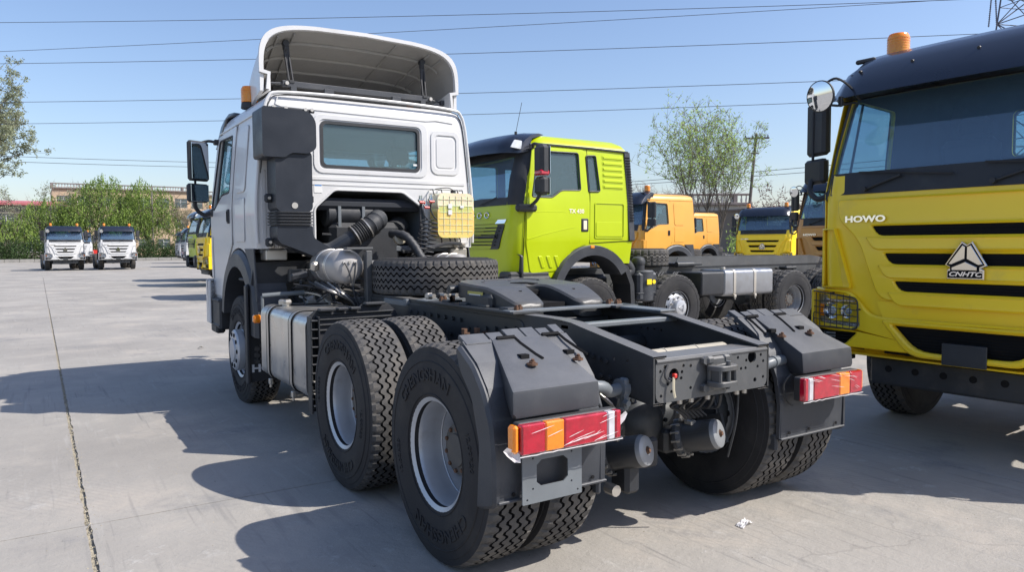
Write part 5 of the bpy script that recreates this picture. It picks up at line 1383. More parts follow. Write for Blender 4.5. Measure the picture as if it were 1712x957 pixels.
        mi_ = g.build('side_mirror', [PLASTIC, MIRROR], root); g = G(); g.box((sg*1.44,1.09,2.58),(.17,.165,.075),.02); lab(g.build('mirror_lamp', RED, mi_), 'red band on the mirror housing')
    g = G(); g.text('TX 430', .085, .004, lambda u, v, w: (-(B.hw(2.07)+.012+w), .30-u, 2.07+v), 0, offs=.002, sx=1.05); g.build('lettering', CHROME, root)
    # front: panel, grille, bumper, roof visor
    g = G(); g.sheet([roundpoly([(-.95,1.88),(.95,1.88),(.80,1.52),(-.80,1.52)], .04)], .0, .015, B.front(), dens=.08); g.box((0,1.44,1.70),(1.5,.03,.03),.006)
    for k in range(6): g.sheet([[(-.86+.03*k,1.84-.05*k),(.86-.03*k,1.84-.05*k),(.86-.03*k,1.825-.05*k),(-.86+.03*k,1.825-.05*k)]], .015, .026, B.front(), dens=.1)
    g.build('grille', PLASTIC, root)
    g = G(); g.sheet([roundpoly([(-1.0,1.95),(1.0,1.95),(.96,1.89),(-.96,1.89)], .02)], .002, .02, B.front(), dens=.08); 
    for k, x in enumerate((-.5,-.3,-.1,.1,.3,.5)): c = B.front()(x, 2.02, .012); g.tube([(c[0]+.055*cos(q), c[1], c[2]+.04*sin(q)) for q in [2*pi*i/14 for i in range(14)]], .009, 5, closed=True)
    g.build('front_trim', CHROME, root)
    g = G(); FB = lambda u, v, w: (u, 1.46-.09*(u/1.2)**2-(0 if abs(u)<1 else (abs(u)-1)**2*2.5)+w, v)
    g.sheet([rrect(-1.22,.62,1.22,1.12,.06), rrect(-.6,.72,.6,.92,.05)], -.04, 0, FB, inset=.015, dens=.1); g.sheet([rrect(-1.18,1.08,1.18,1.45,.05)], -.06, -.03, FB, dens=.1); g.build('bumper', PLASTIC, root)
    for sg in (-1,1):
        g = G(); g.sheet([[(sg*.74,1.06),(sg*1.16,1.10),(sg*1.16,.90),(sg*.74,.86)]], .0, .012, FB, dens=.1); g.build('headlight', CLEARLENS, root)
    v = G(); prof = [(1.05,2.92,.0),(1.06,2.90,.20),(1.10,2.88,.28),(1.11,2.98,.26),(1.08,3.08,.16),(1.03,3.16,.02),(.98,3.20,-.14),(.92,3.195,-.27)]; nx = 15
    for hwv, z, dy in prof:
        for i in range(nx):
            x = -1+2*i/(nx-1); v.v.append((x*hwv, 1.22+dy-.10*x*x-.16*max(0,abs(x)-.85)/.15, z+.03*(1-x*x)))
    for j in range(len(prof)-1):
        for i in range(nx-1): v.f.append((j*nx+i,j*nx+i+1,(j+1)*nx+i+1,(j+1)*nx+i)); v.m.append(0)
    for sx in (0, nx-1):
        idx = [j*nx+sx for j in range(len(prof))]; k = len(v.v); sgx = -1 if sx == 0 else 1
        v.v += [(sgx*1.10,1.02,3.10),(sgx*1.12,1.10,2.92)]; v.f.append(idx+[k,k+1]); v.m.append(0)
    vis = v.build('sun_visor', NAVY, root, sharp=50)
    g = G()
    for sg in (-1,1): g.sheet([roundpoly([(1.22,2.93),(1.40,2.95),(1.33,3.06),(1.20,3.05)], .02)], sg*1.105, sg*1.118, lambda u,v,w:(w,u,v), inset=.004)
    g.build('corner_lamp', CLEARLENS, vis)
    g = G(); g.cyl((-.95,1.2,3.16),(-.95,1.2,3.20),.02,n=8); g.tube([(-.95,1.2,3.18),(-.96,1.10,3.62)], .004, 5); g.build('antenna', PLASTIC, root)
    it = G(); it.box((0,.2,1.75),(2.2,1.8,.06)); it.box((0,1.12,2.05),(2.1,.34,.34),.05); it.build('dashboard', INTERIOR, o)
    for sx in (-.58,.58):
        s = G(); s.box((sx,.25,2.02),(.5,.5,.16),.05); s.box((sx,0,2.38),(.48,.14,.60),.06); s.box((sx,-.03,2.77),(.26,.10,.18),.04); s.build('seat', SEAT, o)
    g = G(); 
    for x0, s in ((-.3,-1),(.5,-1)): g.tube([B.front()(x0,2.17,.03), B.front()(x0-.45,2.27,.03)], .008, 5)
    g.build('wiper', PLASTIC, o)
    # chassis
    g = G(); rails(g, 1.2, -7.0, 1.17, .28, .42)
    for y in (-6.9,-5.4,-3.9,-2.6,-1.0): g.box((0,y,1.03),(.82,.05,.22),.005)
    g.build('chassis_frame', FRAME, root)
    g = G()
    for sg in (-1,1): g.sheet([[(-2.45,1.17),(-7.0,1.17),(-7.0,1.26),(-6.3,1.34),(-6.15,1.34),(-4.0,1.34),(-2.55,1.34)]], sg*.43, sg*.445, lambda u,v,w:(w,u,v))
    g.build('sub_frame', FRAME, root)
    g = G(); g.box((-.2,-.1,.85),(1.0,1.3,.5),.06)
    for y in (0,-1.8): g.tube([(-.85,y,.5),(.85,y,.5)], .07, 10)
    for y in (-4.77,-6.12): g.tube([(-.75,y,.54),(.75,y,.54)], .10, 12); g.lathe([(0,-.2),(.2,-.08),(.2,.08),(0,.2)], (0,y,.56),(0,1,0),16)
    for sg in (-1,1):
        for k in range(9): L = .68-.055*k; g.box((sg*.56,-5.44,.74+.03*k),(.09,2*L,.022),.004)
        for dy in (-.1,.1): g.tube([(sg*.60,-5.44+dy,.8),(sg*.60,-5.44+dy,1.14)], .02, 8)
        g.box((sg*.56,-5.44,1.10),(.2,.34,.06),.02); g.sheet([[(-5.2,1.10),(-5.68,1.10),(-5.55,.7),(-5.33,.7)]], sg*.44, sg*.50, lambda u,v,w:(w,u,v))
        for y in (0,-1.8):
            for k in range(3): g.box((sg*.44,y,.66+.02*k),(.08,1.3-.3*k,.016),.003)
    g.build('axle_assembly', DARKFRAME, root)
    for sg in (-1,1):
        for i, y in enumerate((0,-1.8)): wheel(root, (sg*1.04,y,.54), sg, 'lug', 'front', turn=.5+i)
        for y in (-4.77,-6.12): wheel(root, (sg*1.09,y,.54), sg, 'lug', 'dish', turn=.2); wheel(root, (sg*.76,y,.54), sg, 'lug', 'inner')
    g = G()
    for sg in (-1,1): g.sheet([roundpoly([(-.60,1.30),(-.74,1.24),(-.86,.95),(-.88,.60),(-.80,.60),(-.78,.95),(-.66,1.2)], .02)], sg*.75, sg*1.17, lambda u,v,w:(w,u,v))
    g.build('mudguard', PLASTIC, root)
    fuel_tank(root, -1.20, -.60, -4.16, -2.90, .67, 1.13)
    g = G(); g.sheet([roundpoly([(-1.18,.70),(-1.18,1.10),(-.62,1.10),(-.62,.70)], .04)], -2.90, -2.36, lambda u,v,w:(u,w,v), inset=.02); g.build('battery_box', PLASTIC, root)
    g = G(); g.cyl((-1.0,-1.18,.66),(-1.0,-1.18,1.16),.19,n=12,bev=.02); g.box((-.95,-1.18,.90),(.40,.42,.46),.04); g.box((-.95,-1.18,.80),(.42,.44,.015),.003); ap = g.build('air_filter_housing', GREYPLASTIC, root)
    g = G(); g.cyl((-1.0,-1.10,1.15),(-1.0,-1.10,1.28),.10,n=18); g.lathe([(.11,0),(.115,.05),(.09,.10),(.05,.12),(0,.125)],(-1.0,-1.10,1.26),(0,0,1),18); g.tube(spline([(-1.0,-.86,1.12),(-1.0,-.92,1.18),(-1.0,-.80,1.30)],4),.09,14); g.build('intake_pipe', PLASTIC, ap)
    g = G(); g.box((-1.193,-1.16,.98),(.010,.10,.085),.001); g.cyl((-1.190,-1.26,.98),(-1.199,-1.26,.98),.035,n=14); g.build('warning_sticker', YSTICK, ap)
    spare_tyre(root, (-.15,-2.05,1.37-.01), 'lug').location = (-.25,-1.75,1.35)
    g = G(); g.box((-.35,-2.7,1.22),(.5,.6,.05),.01); g.cyl((-.6,-2.35,1.22),(-.6,-2.75,1.22),.05,n=12); g.build('deck_plate', DARKFRAME, root)
    random.seed(4); g = G()
    for k in range(20): y = random.uniform(-2.3,-.9); x = random.uniform(-.9,-.3); g.tube(spline([(x,y,.95),(x+.1,y-.2,1.1),(x+.2,y-.5,1.0)],3), .01, 5)
    g.build('hose_bundle', PLASTIC, root)
    return root
lime = lime_truck()

# ------------------------------------------------------------------ the other trucks
def place(o, x, y, heading, label, group=None):
    o.location = (x, y, 0); o.rotation_euler = (0, 0, -radians(heading)); o['label'] = label
    if group: o['group'] = group
    return o
big = empty('tractor_truck', (0,0,0), 0, 'x', 'truck')
howo_cab(big, YELLOW, beacons=((.80,.86),(-.80,.86)))
chassis(big, drive=(-3.225,-4.575), tyre='rib')
place(big, 4.02, -.55, -94, 'big yellow truck at the right edge facing left with chrome emblem and guarded headlights')
proto_y = big
def cp(paint, x, y, heading, label, group=None):
    o = copy_tree(proto_y, {YELLOW: paint} if paint is not YELLOW else None); return place(o, x, y, heading, label, group)
cp(ORANGE, 12.95, 13.55, -90, 'light orange cab with bare chassis parked side-on just right of the lime truck')
cp(ORANGE, 23.75, 22.2, -90, 'light orange cab farther back, half hidden behind the nearer orange cab')
cp(YELLOW, 24.0, 17.6, -110, 'yellow truck in the distance facing forward with two amber beacons, left of the utility pole')
cp(BROWNOR, 13.1, 6.35, -92, 'dark orange truck peeking out just left of the big yellow truck')
# row on the left seen past the white cab
gr = 'row of trucks parked nose-out on the left behind the white cab'
cp(YELLOW, 4.05, 28.35, -90, 'yellow truck at the near end of the left row, just beside the white cab mirror', gr)
l2 = copy_tree(lime); place(l2, 4.5, 33.4, -90, 'lime truck second in the left row behind the yellow one', gr)
cp(WHITE, 8.3, 60.6, -90, 'white truck third in the left row next to the lime one', gr)
cp(WHITE, 10.2, 76.5, -90, 'white truck at the far end of the left row', gr)
cp(WHITE, 3.6, 19.9, -90, 'white truck hidden behind the white cab, its shadow reaching the open concrete', gr)
g3 = 'white trucks standing far back on the left facing the camera'
cp(WHITE, -1.3, 58.4, 178, 'leftmost white truck facing the camera in front of the willows', g3)
cp(WHITE, 1.95, 57.6, 180, 'second white truck facing the camera, right of the leftmost one', g3)
cp(WHITE, .55, 82, 180, 'white truck partly hidden in the gap between the two front-facing white trucks', g3)

# ------------------------------------------------------------------ ground: concrete slabs with joints on a base sheet
def concrete_mat():
    m = bpy.data.materials.new('concrete'); m.use_nodes = True; n = m.node_tree; N = n.nodes; L = n.links; b = N['Principled BSDF']
    tc = N.new('ShaderNodeTexCoord'); oc = tc.outputs['Object']
    def ns(scale, det=5, rg=.6, st=None, rot=0):
        t = N.new('ShaderNodeTexNoise'); t.inputs['Scale'].default_value = scale; t.inputs['Detail'].default_value = det; t.inputs['Roughness'].default_value = rg
        mp = N.new('ShaderNodeMapping'); mp.inputs['Scale'].default_value = st or (1,1,1); mp.inputs['Rotation'].default_value = (0,0,rot); L.new(oc, mp.inputs[0]); L.new(mp.outputs[0], t.inputs[0]); return t.outputs[0]
    def rp(s, lo, hi, a=0., c=1.):
        r = N.new('ShaderNodeMapRange'); r.inputs[1].default_value = lo; r.inputs[2].default_value = hi; r.inputs[3].default_value = a; r.inputs[4].default_value = c; L.new(s, r.inputs[0]); return r.outputs[0]
    def mx(a, c, f):
        x = N.new('ShaderNodeMix'); x.data_type = 'RGBA'
        for k, v in ((6,a),(7,c)):
            if isinstance(v, tuple): x.inputs[k].default_value = (*v,1)
            else: L.new(v, x.inputs[k])
        if isinstance(f, float): x.inputs[0].default_value = f
        else: L.new(f, x.inputs[0])
        return x.outputs[2]
    def mul(a, c):
        x = N.new('ShaderNodeMath'); x.operation = 'MULTIPLY'; L.new(a, x.inputs[0])
        if isinstance(c, float): x.inputs[1].default_value = c
        else: L.new(c, x.inputs[1])
        return x.outputs[0]
    c = mx((.275,.257,.232), (.380,.355,.318), rp(ns(.45,6,.62), .32, .68))
    c = mx(c, (.44,.385,.325), mul(rp(ns(.9,5,.7), .52, .72), .6))
    c = mx(c, (.19,.19,.195), mul(rp(ns(1.1,8,.72), .56, .70), .62))
    c = mx(c, (.47,.45,.42), mul(mul(rp(ns(5,8,.8), .56, .66), rp(ns(.7,3), .48, .6)), .75))            # pale dust flakes
    c = mx(c, (.10,.095,.09), mul(rp(ns(14,5,.8), .655, .69), .8))          # little dark pits
    c = mx(c, (.15,.148,.145), mul(rp(ns(2.2,3,.5,(12,.5,1),.95), .60, .72), mul(rp(ns(.6,2), .45, .62), .5)))   # skid streaks
    c = mx(c, (.19,.185,.18), mul(rp(ns(1.5,3,.5,(9,.35,1),-.42), .60, .72), mul(rp(ns(.4,2), .5, .62), .5)))
    c = mx(c, (.46,.44,.41), mul(rp(ns(1.8,4,.6,(7,.5,1),1.2), .60, .75), .35))
    vo = N.new('ShaderNodeTexVoronoi'); vo.feature = 'DISTANCE_TO_EDGE'; vo.inputs['Scale'].default_value = .33
    dn = N.new('ShaderNodeTexNoise'); dn.inputs['Scale'].default_value = 2.5; dn.inputs['Detail'].default_value = 7; L.new(oc, dn.inputs[0])
    va = N.new('ShaderNodeVectorMath'); va.operation = 'MULTIPLY_ADD'; va.inputs[1].default_value = (.5,.5,.5); L.new(dn.outputs[1], va.inputs[0]); L.new(oc, va.inputs[2]); L.new(va.outputs[0], vo.inputs[0])
    c = mx(c, (.13,.125,.12), mul(rp(vo.outputs[0], .004, .001), mul(rp(ns(.22,3), .50, .58), .22)))     # hairline cracks
    w = N.new('ShaderNodeTexWave'); w.inputs['Scale'].default_value = 7.; w.inputs['Distortion'].default_value = 3; w.inputs['Detail'].default_value = 3
    mp = N.new('ShaderNodeMapping'); mp.inputs['Rotation'].default_value = (0,0,-.6); L.new(oc, mp.inputs[0]); L.new(mp.outputs[0], w.inputs[0])
    c = mx(c, (.22,.215,.205), mul(rp(w.outputs[1], .55, 1.), mul(rp(ns(.8,3), .5,.7), .22)))
    L.new(c, b.inputs['Base Color']); b.inputs['Roughness'].default_value = .82; b.inputs['Specular IOR Level'].default_value = .3
    ad = N.new('ShaderNodeMath'); ad.operation = 'ADD'; L.new(mul(ns(45,6,.7), .35), ad.inputs[0]); L.new(mul(ns(5,5,.6), 1.), ad.inputs[1])
    bp = N.new('ShaderNodeBump'); bp.inputs['Strength'].default_value = .55; bp.inputs['Distance'].default_value = .02; L.new(ad.outputs[0], bp.inputs['Height']); L.new(bp.outputs[0], b.inputs['Normal'])
    return m
CONC = concrete_mat()
SAND = mat('sandy_joint_fill', (.36,.32,.24), .95, var=(30,.4), bump=(60,.6))
SOIL = mat('dry_soil', (.17,.15,.12), .95, var=(3,.3), bump=(20,.5))
g = G(); g.v = [(-900,-300,-.03),(900,-300,-.03),(900,1500,-.03),(-900,1500,-.03)]; g.f = [(0,1,2,3)]; g.m = [0]
ground = tag(g.build('ground', CONC), kind='structure')
g = G(); g.v = [(-18.4,-10.6,-.016),(33.9,-10.6,-.016),(33.9,43.6,-.016),(-18.4,43.6,-.016)]; g.f = [(0,1,2,3)]; g.m = [0]
g.build('joint_filler', SAND, ground)
X_ = [-18.3,-13.1,-7.9,-2.68,2.52,7.7,12.9,18.1,23.3,28.5,33.8]; Y_ = [-10.5,-4.48,1.52,7.5,13.5,19.5,25.5,31.5,37.5,43.5]
random.seed(9)
for i in range(len(X_)-1):
    for j in range(len(Y_)-1):
        x0, x1, y0, y1 = X_[i], X_[i+1], Y_[j], Y_[j+1]
        def gapx(x): return .011 if abs(x+2.68) < .01 else .004
        near = (x1 > -4 and x0 < 4 and y0 < 14 and y1 > -5)
        st = .05 if near else 1.5
        P = []
        def edge(a, b, wdt, amp, ph):
            L = math.hypot(b[0]-a[0], b[1]-a[1]); n = max(1, int(L/st)); nx_, ny_ = (b[1]-a[1])/L, -(b[0]-a[0])/L
            for k in range(n):
                t = k/n; x = a[0]+(b[0]-a[0])*t; y = a[1]+(b[1]-a[1])*t
                q = wdt + (amp*(.5+.9*max(-.5, noise.noise(Vector((x*6+ph, y*6, ph))))+.6*noise.noise(Vector((x*25+ph, y*25, ph)))) if near else 0)
                q = max(.0015, q); P.append((x-nx_*q, y-ny_*q))
        ax_ = lambda x: .013 if abs(x+2.68) < .01 else .003
        edge((x0,y0),(x1,y0),.0035 if abs(y0-1.52)<.01 else .0012,.004 if abs(y0-1.52)<.01 else .002,1); edge((x1,y0),(x1,y1),gapx(x1)*.6,ax_(x1),2+i); edge((x1,y1),(x0,y1),.0035 if abs(y1-1.52)<.01 else .0012,.004 if abs(y1-1.52)<.01 else .002,3); edge((x0,y1),(x0,y0),gapx(x0)*.6,ax_(x0),4+i)
        g = G(); dz = 0.
        g.sheet([P], -.014, 0., XY); g.build('concrete_slab', CONC, ground, recalc=False, sharp=30)
# crumbs along the main joint
g = G(); random.seed(8)
for k in range(1100):
    y = -1.2+random.random()**1.2*11; x = -2.68+random.gauss(0,.012+.010*(y<4)); r = random.uniform(.002,.009 if y < 6 else .006)
    a = random.random()*6
    g.add([(x+r*cos(a),y+r*sin(a),-.004),(x+r*cos(a+2.1),y+r*sin(a+2.1),-.004),(x+r*cos(a+4.2),y+r*sin(a+4.2),-.004),(x,y,r*random.uniform(.4,.9))], [(0,1,3),(1,2,3),(2,0,3)])
for k in range(420):
    y = random.uniform(-3,9); x = random.uniform(-4.5,3.5); r = random.uniform(.002,.006); a = random.random()*6
    g.add([(x+r*cos(a),y+r*sin(a),0),(x+r*cos(a+2.1),y+r*sin(a+2.1),0),(x+r*cos(a+4.2),y+r*sin(a+4.2),0),(x,y,r*.8)], [(0,1,3),(1,2,3),(2,0,3)])
tag(g.build('sand_crumbs', SAND, recalc=False), 'sandy crumbs and grit scattered along the joint in the concrete', 'grit', kind='stuff')
# a scrap of clear film and a fallen leaf
g = G(); random.seed(2); n = 12
for j in range(n):
    for i in range(n): x, y = i/(n-1)-.5, j/(n-1)-.5; g.v.append((.42+x*.11, -.54+y*.05+x*.02, .004+.035*max(0,(.5-abs(x)))*(1+noise.noise(Vector((x*9,y*9,1))))+.02*abs(noise.noise(Vector((x*14,y*14,4))))))
for j in range(n-1):
    for i in range(n-1): g.f.append((j*n+i,j*n+i+1,(j+1)*n+i+1,(j+1)*n+i)); g.m.append(0)
tag(g.build('plastic_scrap', FILM), 'crumpled clear plastic scrap lying on the sunlit concrete behind the right mudguard', 'litter')
g = G(); g.v = [(-.84,8.95,.0),(-.80,8.98,.035),(-.74,8.95,.01),(-.79,8.92,.04),(-.80,9.01,.02)]; g.f = [(0,3,1),(3,2,1),(2,4,1),(4,0,1)]; g.m = [0]*4
tag(g.build('dry_leaf', CORD), 'dry tan leaf on the sunlit concrete beyond the cab shadow', 'leaf')
# ------------------------------------------------------------------ background
def leafmat(name, c, var=.35, scale=.6):
    m = mat(name, c, .6, spec=.3, var=(scale, var)); n = m.node_tree; N = n.nodes; L = n.links
    b = N['Principled BSDF']; out = N['Material Output']; t = N.new('ShaderNodeBsdfTranslucent'); mx = N.new('ShaderNodeMixShader'); mx.inputs[0].default_value = .35
    src = b.inputs['Base Color'].links[0].from_socket; L.new(src, t.inputs[0]); L.new(b.outputs[0], mx.inputs[1]); L.new(t.outputs[0], mx.inputs[2]); L.new(mx.outputs[0], out.inputs[0]); return m
WIL = leafmat('willow_leaf', (.22,.31,.065)); WIL2 = leafmat('willow_leaf_dark', (.11,.17,.045)); POP = leafmat('poplar_leaf', (.29,.32,.20)); SPR = leafmat('spring_leaf', (.40,.55,.15))
PLUM = leafmat('plum_leaf', (.13,.045,.045)); BUSH = leafmat('bush_leaf', (.055,.095,.03)); TWIG = mat('bare_twig', (.21,.18,.155), .9); BARK = mat('bark', (.12,.10,.08), .9, var=(5,.3), bump=(20,.5))
TAN = leafmat('budding_leaf', (.30,.26,.15))
def leaf(g, p, d, L, W, mi=0):
    d = d.normalized(); s = d.cross(Vector((random.gauss(0,1),random.gauss(0,1),random.gauss(0,1))))
    if s.length < 1e-4: return
    s.normalize(); k = len(g.v); g.v += [tuple(p), tuple(p+d*L*.5+s*W*.5), tuple(p+d*L), tuple(p+d*L*.5-s*W*.5)]; g.f.append((k,k+1,k+2,k+3)); g.m.append(mi)
def limbs(g, base, H, spread, n, r, levels=2, lean=(0,0), out=None):
    """tapered trunk and limbs; returns tip points"""
    tips = []
    top = base+Vector((lean[0], lean[1], H*.45)); g.tube(spline([base, base+Vector((lean[0]*.4+.1,lean[1]*.4,H*.22)), top],4), [r*(1-.05*i) for i in range(9)], 8)
    def br(p, d, L, rr, lv):
        q = p+d*L*.5+Vector((random.uniform(-.1,.1),random.uniform(-.1,.1),.05))*L; e = p+d*L+Vector((0,0,L*.12))
        g.tube(spline([p,q,e],3), [rr*(1-.09*i) for i in range(7)], 5, caps=False); tips.append(e); tips.append(q)
        if lv > 0:
            for k in range(3):
                dd = (d+Vector((random.gauss(0,.5),random.gauss(0,.5),random.gauss(0,.35)))).normalized(); br(q if k == 0 else e, dd, L*.62, rr*.5, lv-1)
    for k in range(n):
        a = 2*pi*k/n+random.uniform(-.4,.4); p = base+(top-base)*random.uniform(.45,1.)
        br(p, Vector((cos(a)*spread, sin(a)*spread, random.uniform(.5,1.1))).normalized(), H*random.uniform(.26,.36), r*.45, levels)
    return tips
def willow(x, y, H, R, label, nst=420, seed=1):
    random.seed(seed); t = empty('willow_tree', (x,y,0), 0, label, 'tree', None)
    g = G(); limbs(g, Vector((0,0,0)), H, .9, 9, .28); g.build('trunk', BARK, t, recalc=False)
    g = G()
    for k in range(nst):
        a = random.uniform(0, 2*pi); q = sqrt(random.random()); rr = R*q*(1+.18*noise.noise(Vector((cos(a)*2, sin(a)*2, seed))))
        zt = H*(1-.55*q**2.2)*(1+.10*noise.noise(Vector((cos(a)*rr*.5, sin(a)*rr*.5, seed*3.)))) ; zt *= random.uniform(.62,1.0) if random.random() < .5 else random.uniform(.9, 1.)
        L = random.uniform(.25,.62)*zt; p = Vector((rr*cos(a), rr*sin(a), zt)); drift = Vector((cos(a)*.25+random.gauss(0,.15), sin(a)*.25+random.gauss(0,.15), 0)); n = int(L/.16)
        mi = 1 if random.random() < .28 else 0
        for i in range(n):
            s = i/n; pp = p+drift*(s*2-s*s)*1.6+Vector((random.gauss(0,.10),random.gauss(0,.10),-L*s+ .5*min(s*3,1)*(1-s)))
            leaf(g, pp, Vector((random.gauss(0,.5),random.gauss(0,.5),-1)), random.uniform(.22,.42), random.uniform(.08,.13), mi if random.random() < .8 else 1-mi)
    g.build('crown', [WIL, WIL2], t, recalc=False); return t
def tree(x, y, H, R, label, m, nleaf, seed, n=8, r=.2, spread=.8, lsz=.2, z0=.35, trunks=1, lv=2, name='deciduous_tree', lean=(0,0), up=0.):
    random.seed(seed); t = empty(name, (x,y,0), 0, label, 'tree'); g = G(); tips = []
    for q in range(trunks): tips += limbs(g, Vector(((q-.5*(trunks-1))*.9,.1*q,0)), H*(1-.05*q), spread, n, r, lv, (lean[0]+(q-.5*(trunks-1))*1.1, lean[1]))
    g.build('trunk', BARK, t, recalc=False)
    tips = [p for p in tips if p.z > H*z0*.7]
    g = G(); tw = G()
    for p in tips:
        for j in range(5):
            d = Vector((random.gauss(0,1),random.gauss(0,1),random.gauss(.35+up,.6))).normalized(); L = random.uniform(.3,.9)*R*.28; q = p+d*L
            if j < 3: tw.tube([p, p+d*L*.5+Vector((0,0,.05)), q], [.014,.010,.004], 3, caps=False)
            for k in range(max(1, nleaf//(len(tips)*5))):
                s = random.random(); leaf(g, p+d*L*s+Vector((random.gauss(0,.08),random.gauss(0,.08),random.gauss(0,.08)))*R*.25, Vector((random.gauss(0,1),random.gauss(0,1),random.gauss(-.1,1))), lsz*random.uniform(.6,1.3), lsz*.4)
    tw.build('twigs', TWIG, t, recalc=False)
    if nleaf: g.build('crown', m, t, recalc=False)
    return t
willow(-1.5, 108, 8.3, 4.8, 'low spreading green willow left of the tallest willow, above the leftmost white truck', 500, 1)
willow(4.6, 106, 11.0, 5.6, 'tallest green willow, behind the second front-facing white truck', 720, 2)
willow(9.3, 104, 10.6, 4.6, 'green willow in front of the three-storey beige block', 520, 3)
willow(-6.2, 104, 5.6, 3.8, 'low dark willow in front of the red-roofed building', 360, 5)
tree(-9.4, 98, 20.0, 4.6, 'tall sparse poplar at the left edge of the photo', POP, 34000, 4, n=26, r=.24, spread=.36, lsz=.30, name='poplar_tree', lean=(.8,0), up=.6)
tree(-3.2, 118, 10.5, 5, 'thin grey-green tree rising behind the red-roofed building', POP, 2600, 8, n=7, r=.12, lsz=.28)
tree(13.4, 100, 7.4, 4.2, 'budding tan tree before the beige block, right of the willows', TAN, 2600, 14, n=8, r=.12, lsz=.22)
tree(1.0, 124, 12.6, 5.0, 'bare leafless tree behind the willows, left of the beige block', None, 0, 15, n=8, r=.1)
tree(23.5, 112, 11, 4.5, 'leafy tree behind the left row seen under the cab mirror', SPR, 2600, 16, n=7, r=.12, lsz=.28)
tree(35.6, 31.9, 10.2, 3.2, 'slender young tree with pale spring leaves left of the utility pole', SPR, 13000, 21, n=12, r=.075, spread=.25, lsz=.17, z0=.72, trunks=3, name='young_tree', up=.7)
tree(33.6, 24.1, 5.2, 2.4, 'dark red plum tree behind the distant yellow cab', PLUM, 1500, 22, n=7, r=.06, spread=.6, lsz=.15, name='plum_tree', up=.4)
for k, (x, y, h, s) in enumerate(((42.5,49.5,7.2,31),(46.2,48.5,7.4,32),(50.5,47.0,6.9,33))):
    tree(x, y, h, 3.6, 'bare leafless tree behind the orange cabs, '+('leftmost of the three','middle one of the three','rightmost of the three')[k], None, 0, s, n=9, r=.07, spread=.9, lv=3)
def shrub(x, y, H, R, label, m, n, seed):
    random.seed(seed); t = empty('shrub', (x,y,0), 0, label, 'shrub'); g = G(); st = G()
    for k in range(9): a = random.uniform(0,6.28); st.tube(spline([(0,0,0),(cos(a)*R*.3,sin(a)*R*.3,H*.5),(cos(a)*R*.7,sin(a)*R*.7,H*.9)],3), .02, 4, caps=False)
    for k in range(n):
        a = random.uniform(0,6.28); q = sqrt(random.random()); rr = R*q*(1+.3*noise.noise(Vector((cos(a)*2,sin(a)*2,seed)))); z = random.uniform(.05,1)*H*(1-.5*q*q)*(1+.2*noise.noise(Vector((rr*cos(a),rr*sin(a),seed))))
        leaf(g, Vector((rr*cos(a),rr*sin(a),z)), Vector((random.gauss(0,1),random.gauss(0,1),random.gauss(0,1))), .22, .12)
    st.build('stem', BARK, t, recalc=False); g.build('foliage', m, t, recalc=False); return t
for k, (x, y, h, r, l) in enumerate(((9.0,98.5,2.6,2.0,'dark shrub behind the kerb just right of the second front-facing white truck'),(12.2,98.2,2.4,2.0,'dark shrub behind the kerb beside the far end of the left row'),(-5.4,99,2.6,1.8,'dark shrub behind the kerb left of the leftmost white truck'),(-9.2,99,2.2,1.9,'dark shrub behind the kerb at the left edge'),(3.2,99.5,3.2,2.0,'dark shrub behind the gap between the front-facing white trucks'),(-1.9,100,3.4,2.2,'dark shrub behind the leftmost white truck'))): shrub(x, y, h, r, l, BUSH, 2600, 40+k)
shrub(36.6,28.0,2.6,1.6,'grey-green shrub beside the distant yellow cab', TAN, 900, 50); shrub(38.4,31.2,3.6,1.3,'loose shrub before the grey-brown shed, under the young tree', SPR, 500, 51)
# kerb and planting bed
KERB = mat('kerb_stone', (.26,.25,.23), .85, var=(3,.2)); random.seed(5)
kb = empty('kerb', (0,95,0), 0, 'low stone kerb in front of the shrubs and willows at the back of the yard', 'kerb')
for k in range(70):
    g = G(); g.box((-62+1.4*k+.69, random.uniform(-.01,.01), .14), (1.37,.30,.34+random.uniform(-.02,.02)), .02); g.build('kerb_stone', KERB, kb)
g = G(); g.box((-10,150,-.05), (260,109.5,.30)); tag(g.build('soil', SOIL), kind='structure')
random.seed(6); g = G()
for k in range(9000):
    x = random.uniform(-26,16); y = 95.5+random.random()**1.6*14; leaf(g, Vector((x,y,.1)), Vector((random.gauss(0,.4),random.gauss(0,.4),1)), random.uniform(.12,.35), .05)
tag(g.build('grass', BUSH, recalc=False), 'rough grass in the bed behind the kerb', 'grass', kind='stuff')
# buildings
BEIGE = mat('beige_render', (.50,.37,.25), .85, var=(.4,.08), dust=(.8,.5,.8,(.42,.33,.24))); CREAMW = mat('cream_render', (.52,.49,.43), .85, var=(.5,.08)); BROWNW = mat('grey_brown_render', (.22,.185,.16), .9, var=(.5,.1))
PINK = mat('pink_roof_edge', (.48,.14,.15), .7, var=(1,.15)); GREYB = mat('grey_brick_wall', (.27,.25,.22), .9, var=(1,.15)); WFRAME = mat('white_window_frame', (.62,.62,.6), .5); WGLASS = mat('dark_window_pane', (.05,.075,.085), .08, coat=.5); COPING = mat('coping_stone', (.20,.17,.16), .8, var=(2,.2)); BALW = mat('white_baluster', (.55,.52,.47), .7)
def win(b, x, z, w, h, y, nx=2, nz=2):
    g = G(); g.box((x,y+.06,z),(w+.16,.16,h+.16),.02); f = g.build('window', WFRAME, b)
    for i in range(nx):
        for j in range(nz):
            hh = h*(.3 if j == nz-1 and nz > 1 else (.7 if nz > 1 else 1.)); zz = z-h/2+(.7*h+hh/2 if j == nz-1 and nz > 1 else hh/2)
            g = G(); g.box((x-w/2+w/nx*(i+.5), y-.035, zz), (w/nx-.10,.05,hh-.09)); g.build('pane', WGLASS, f)
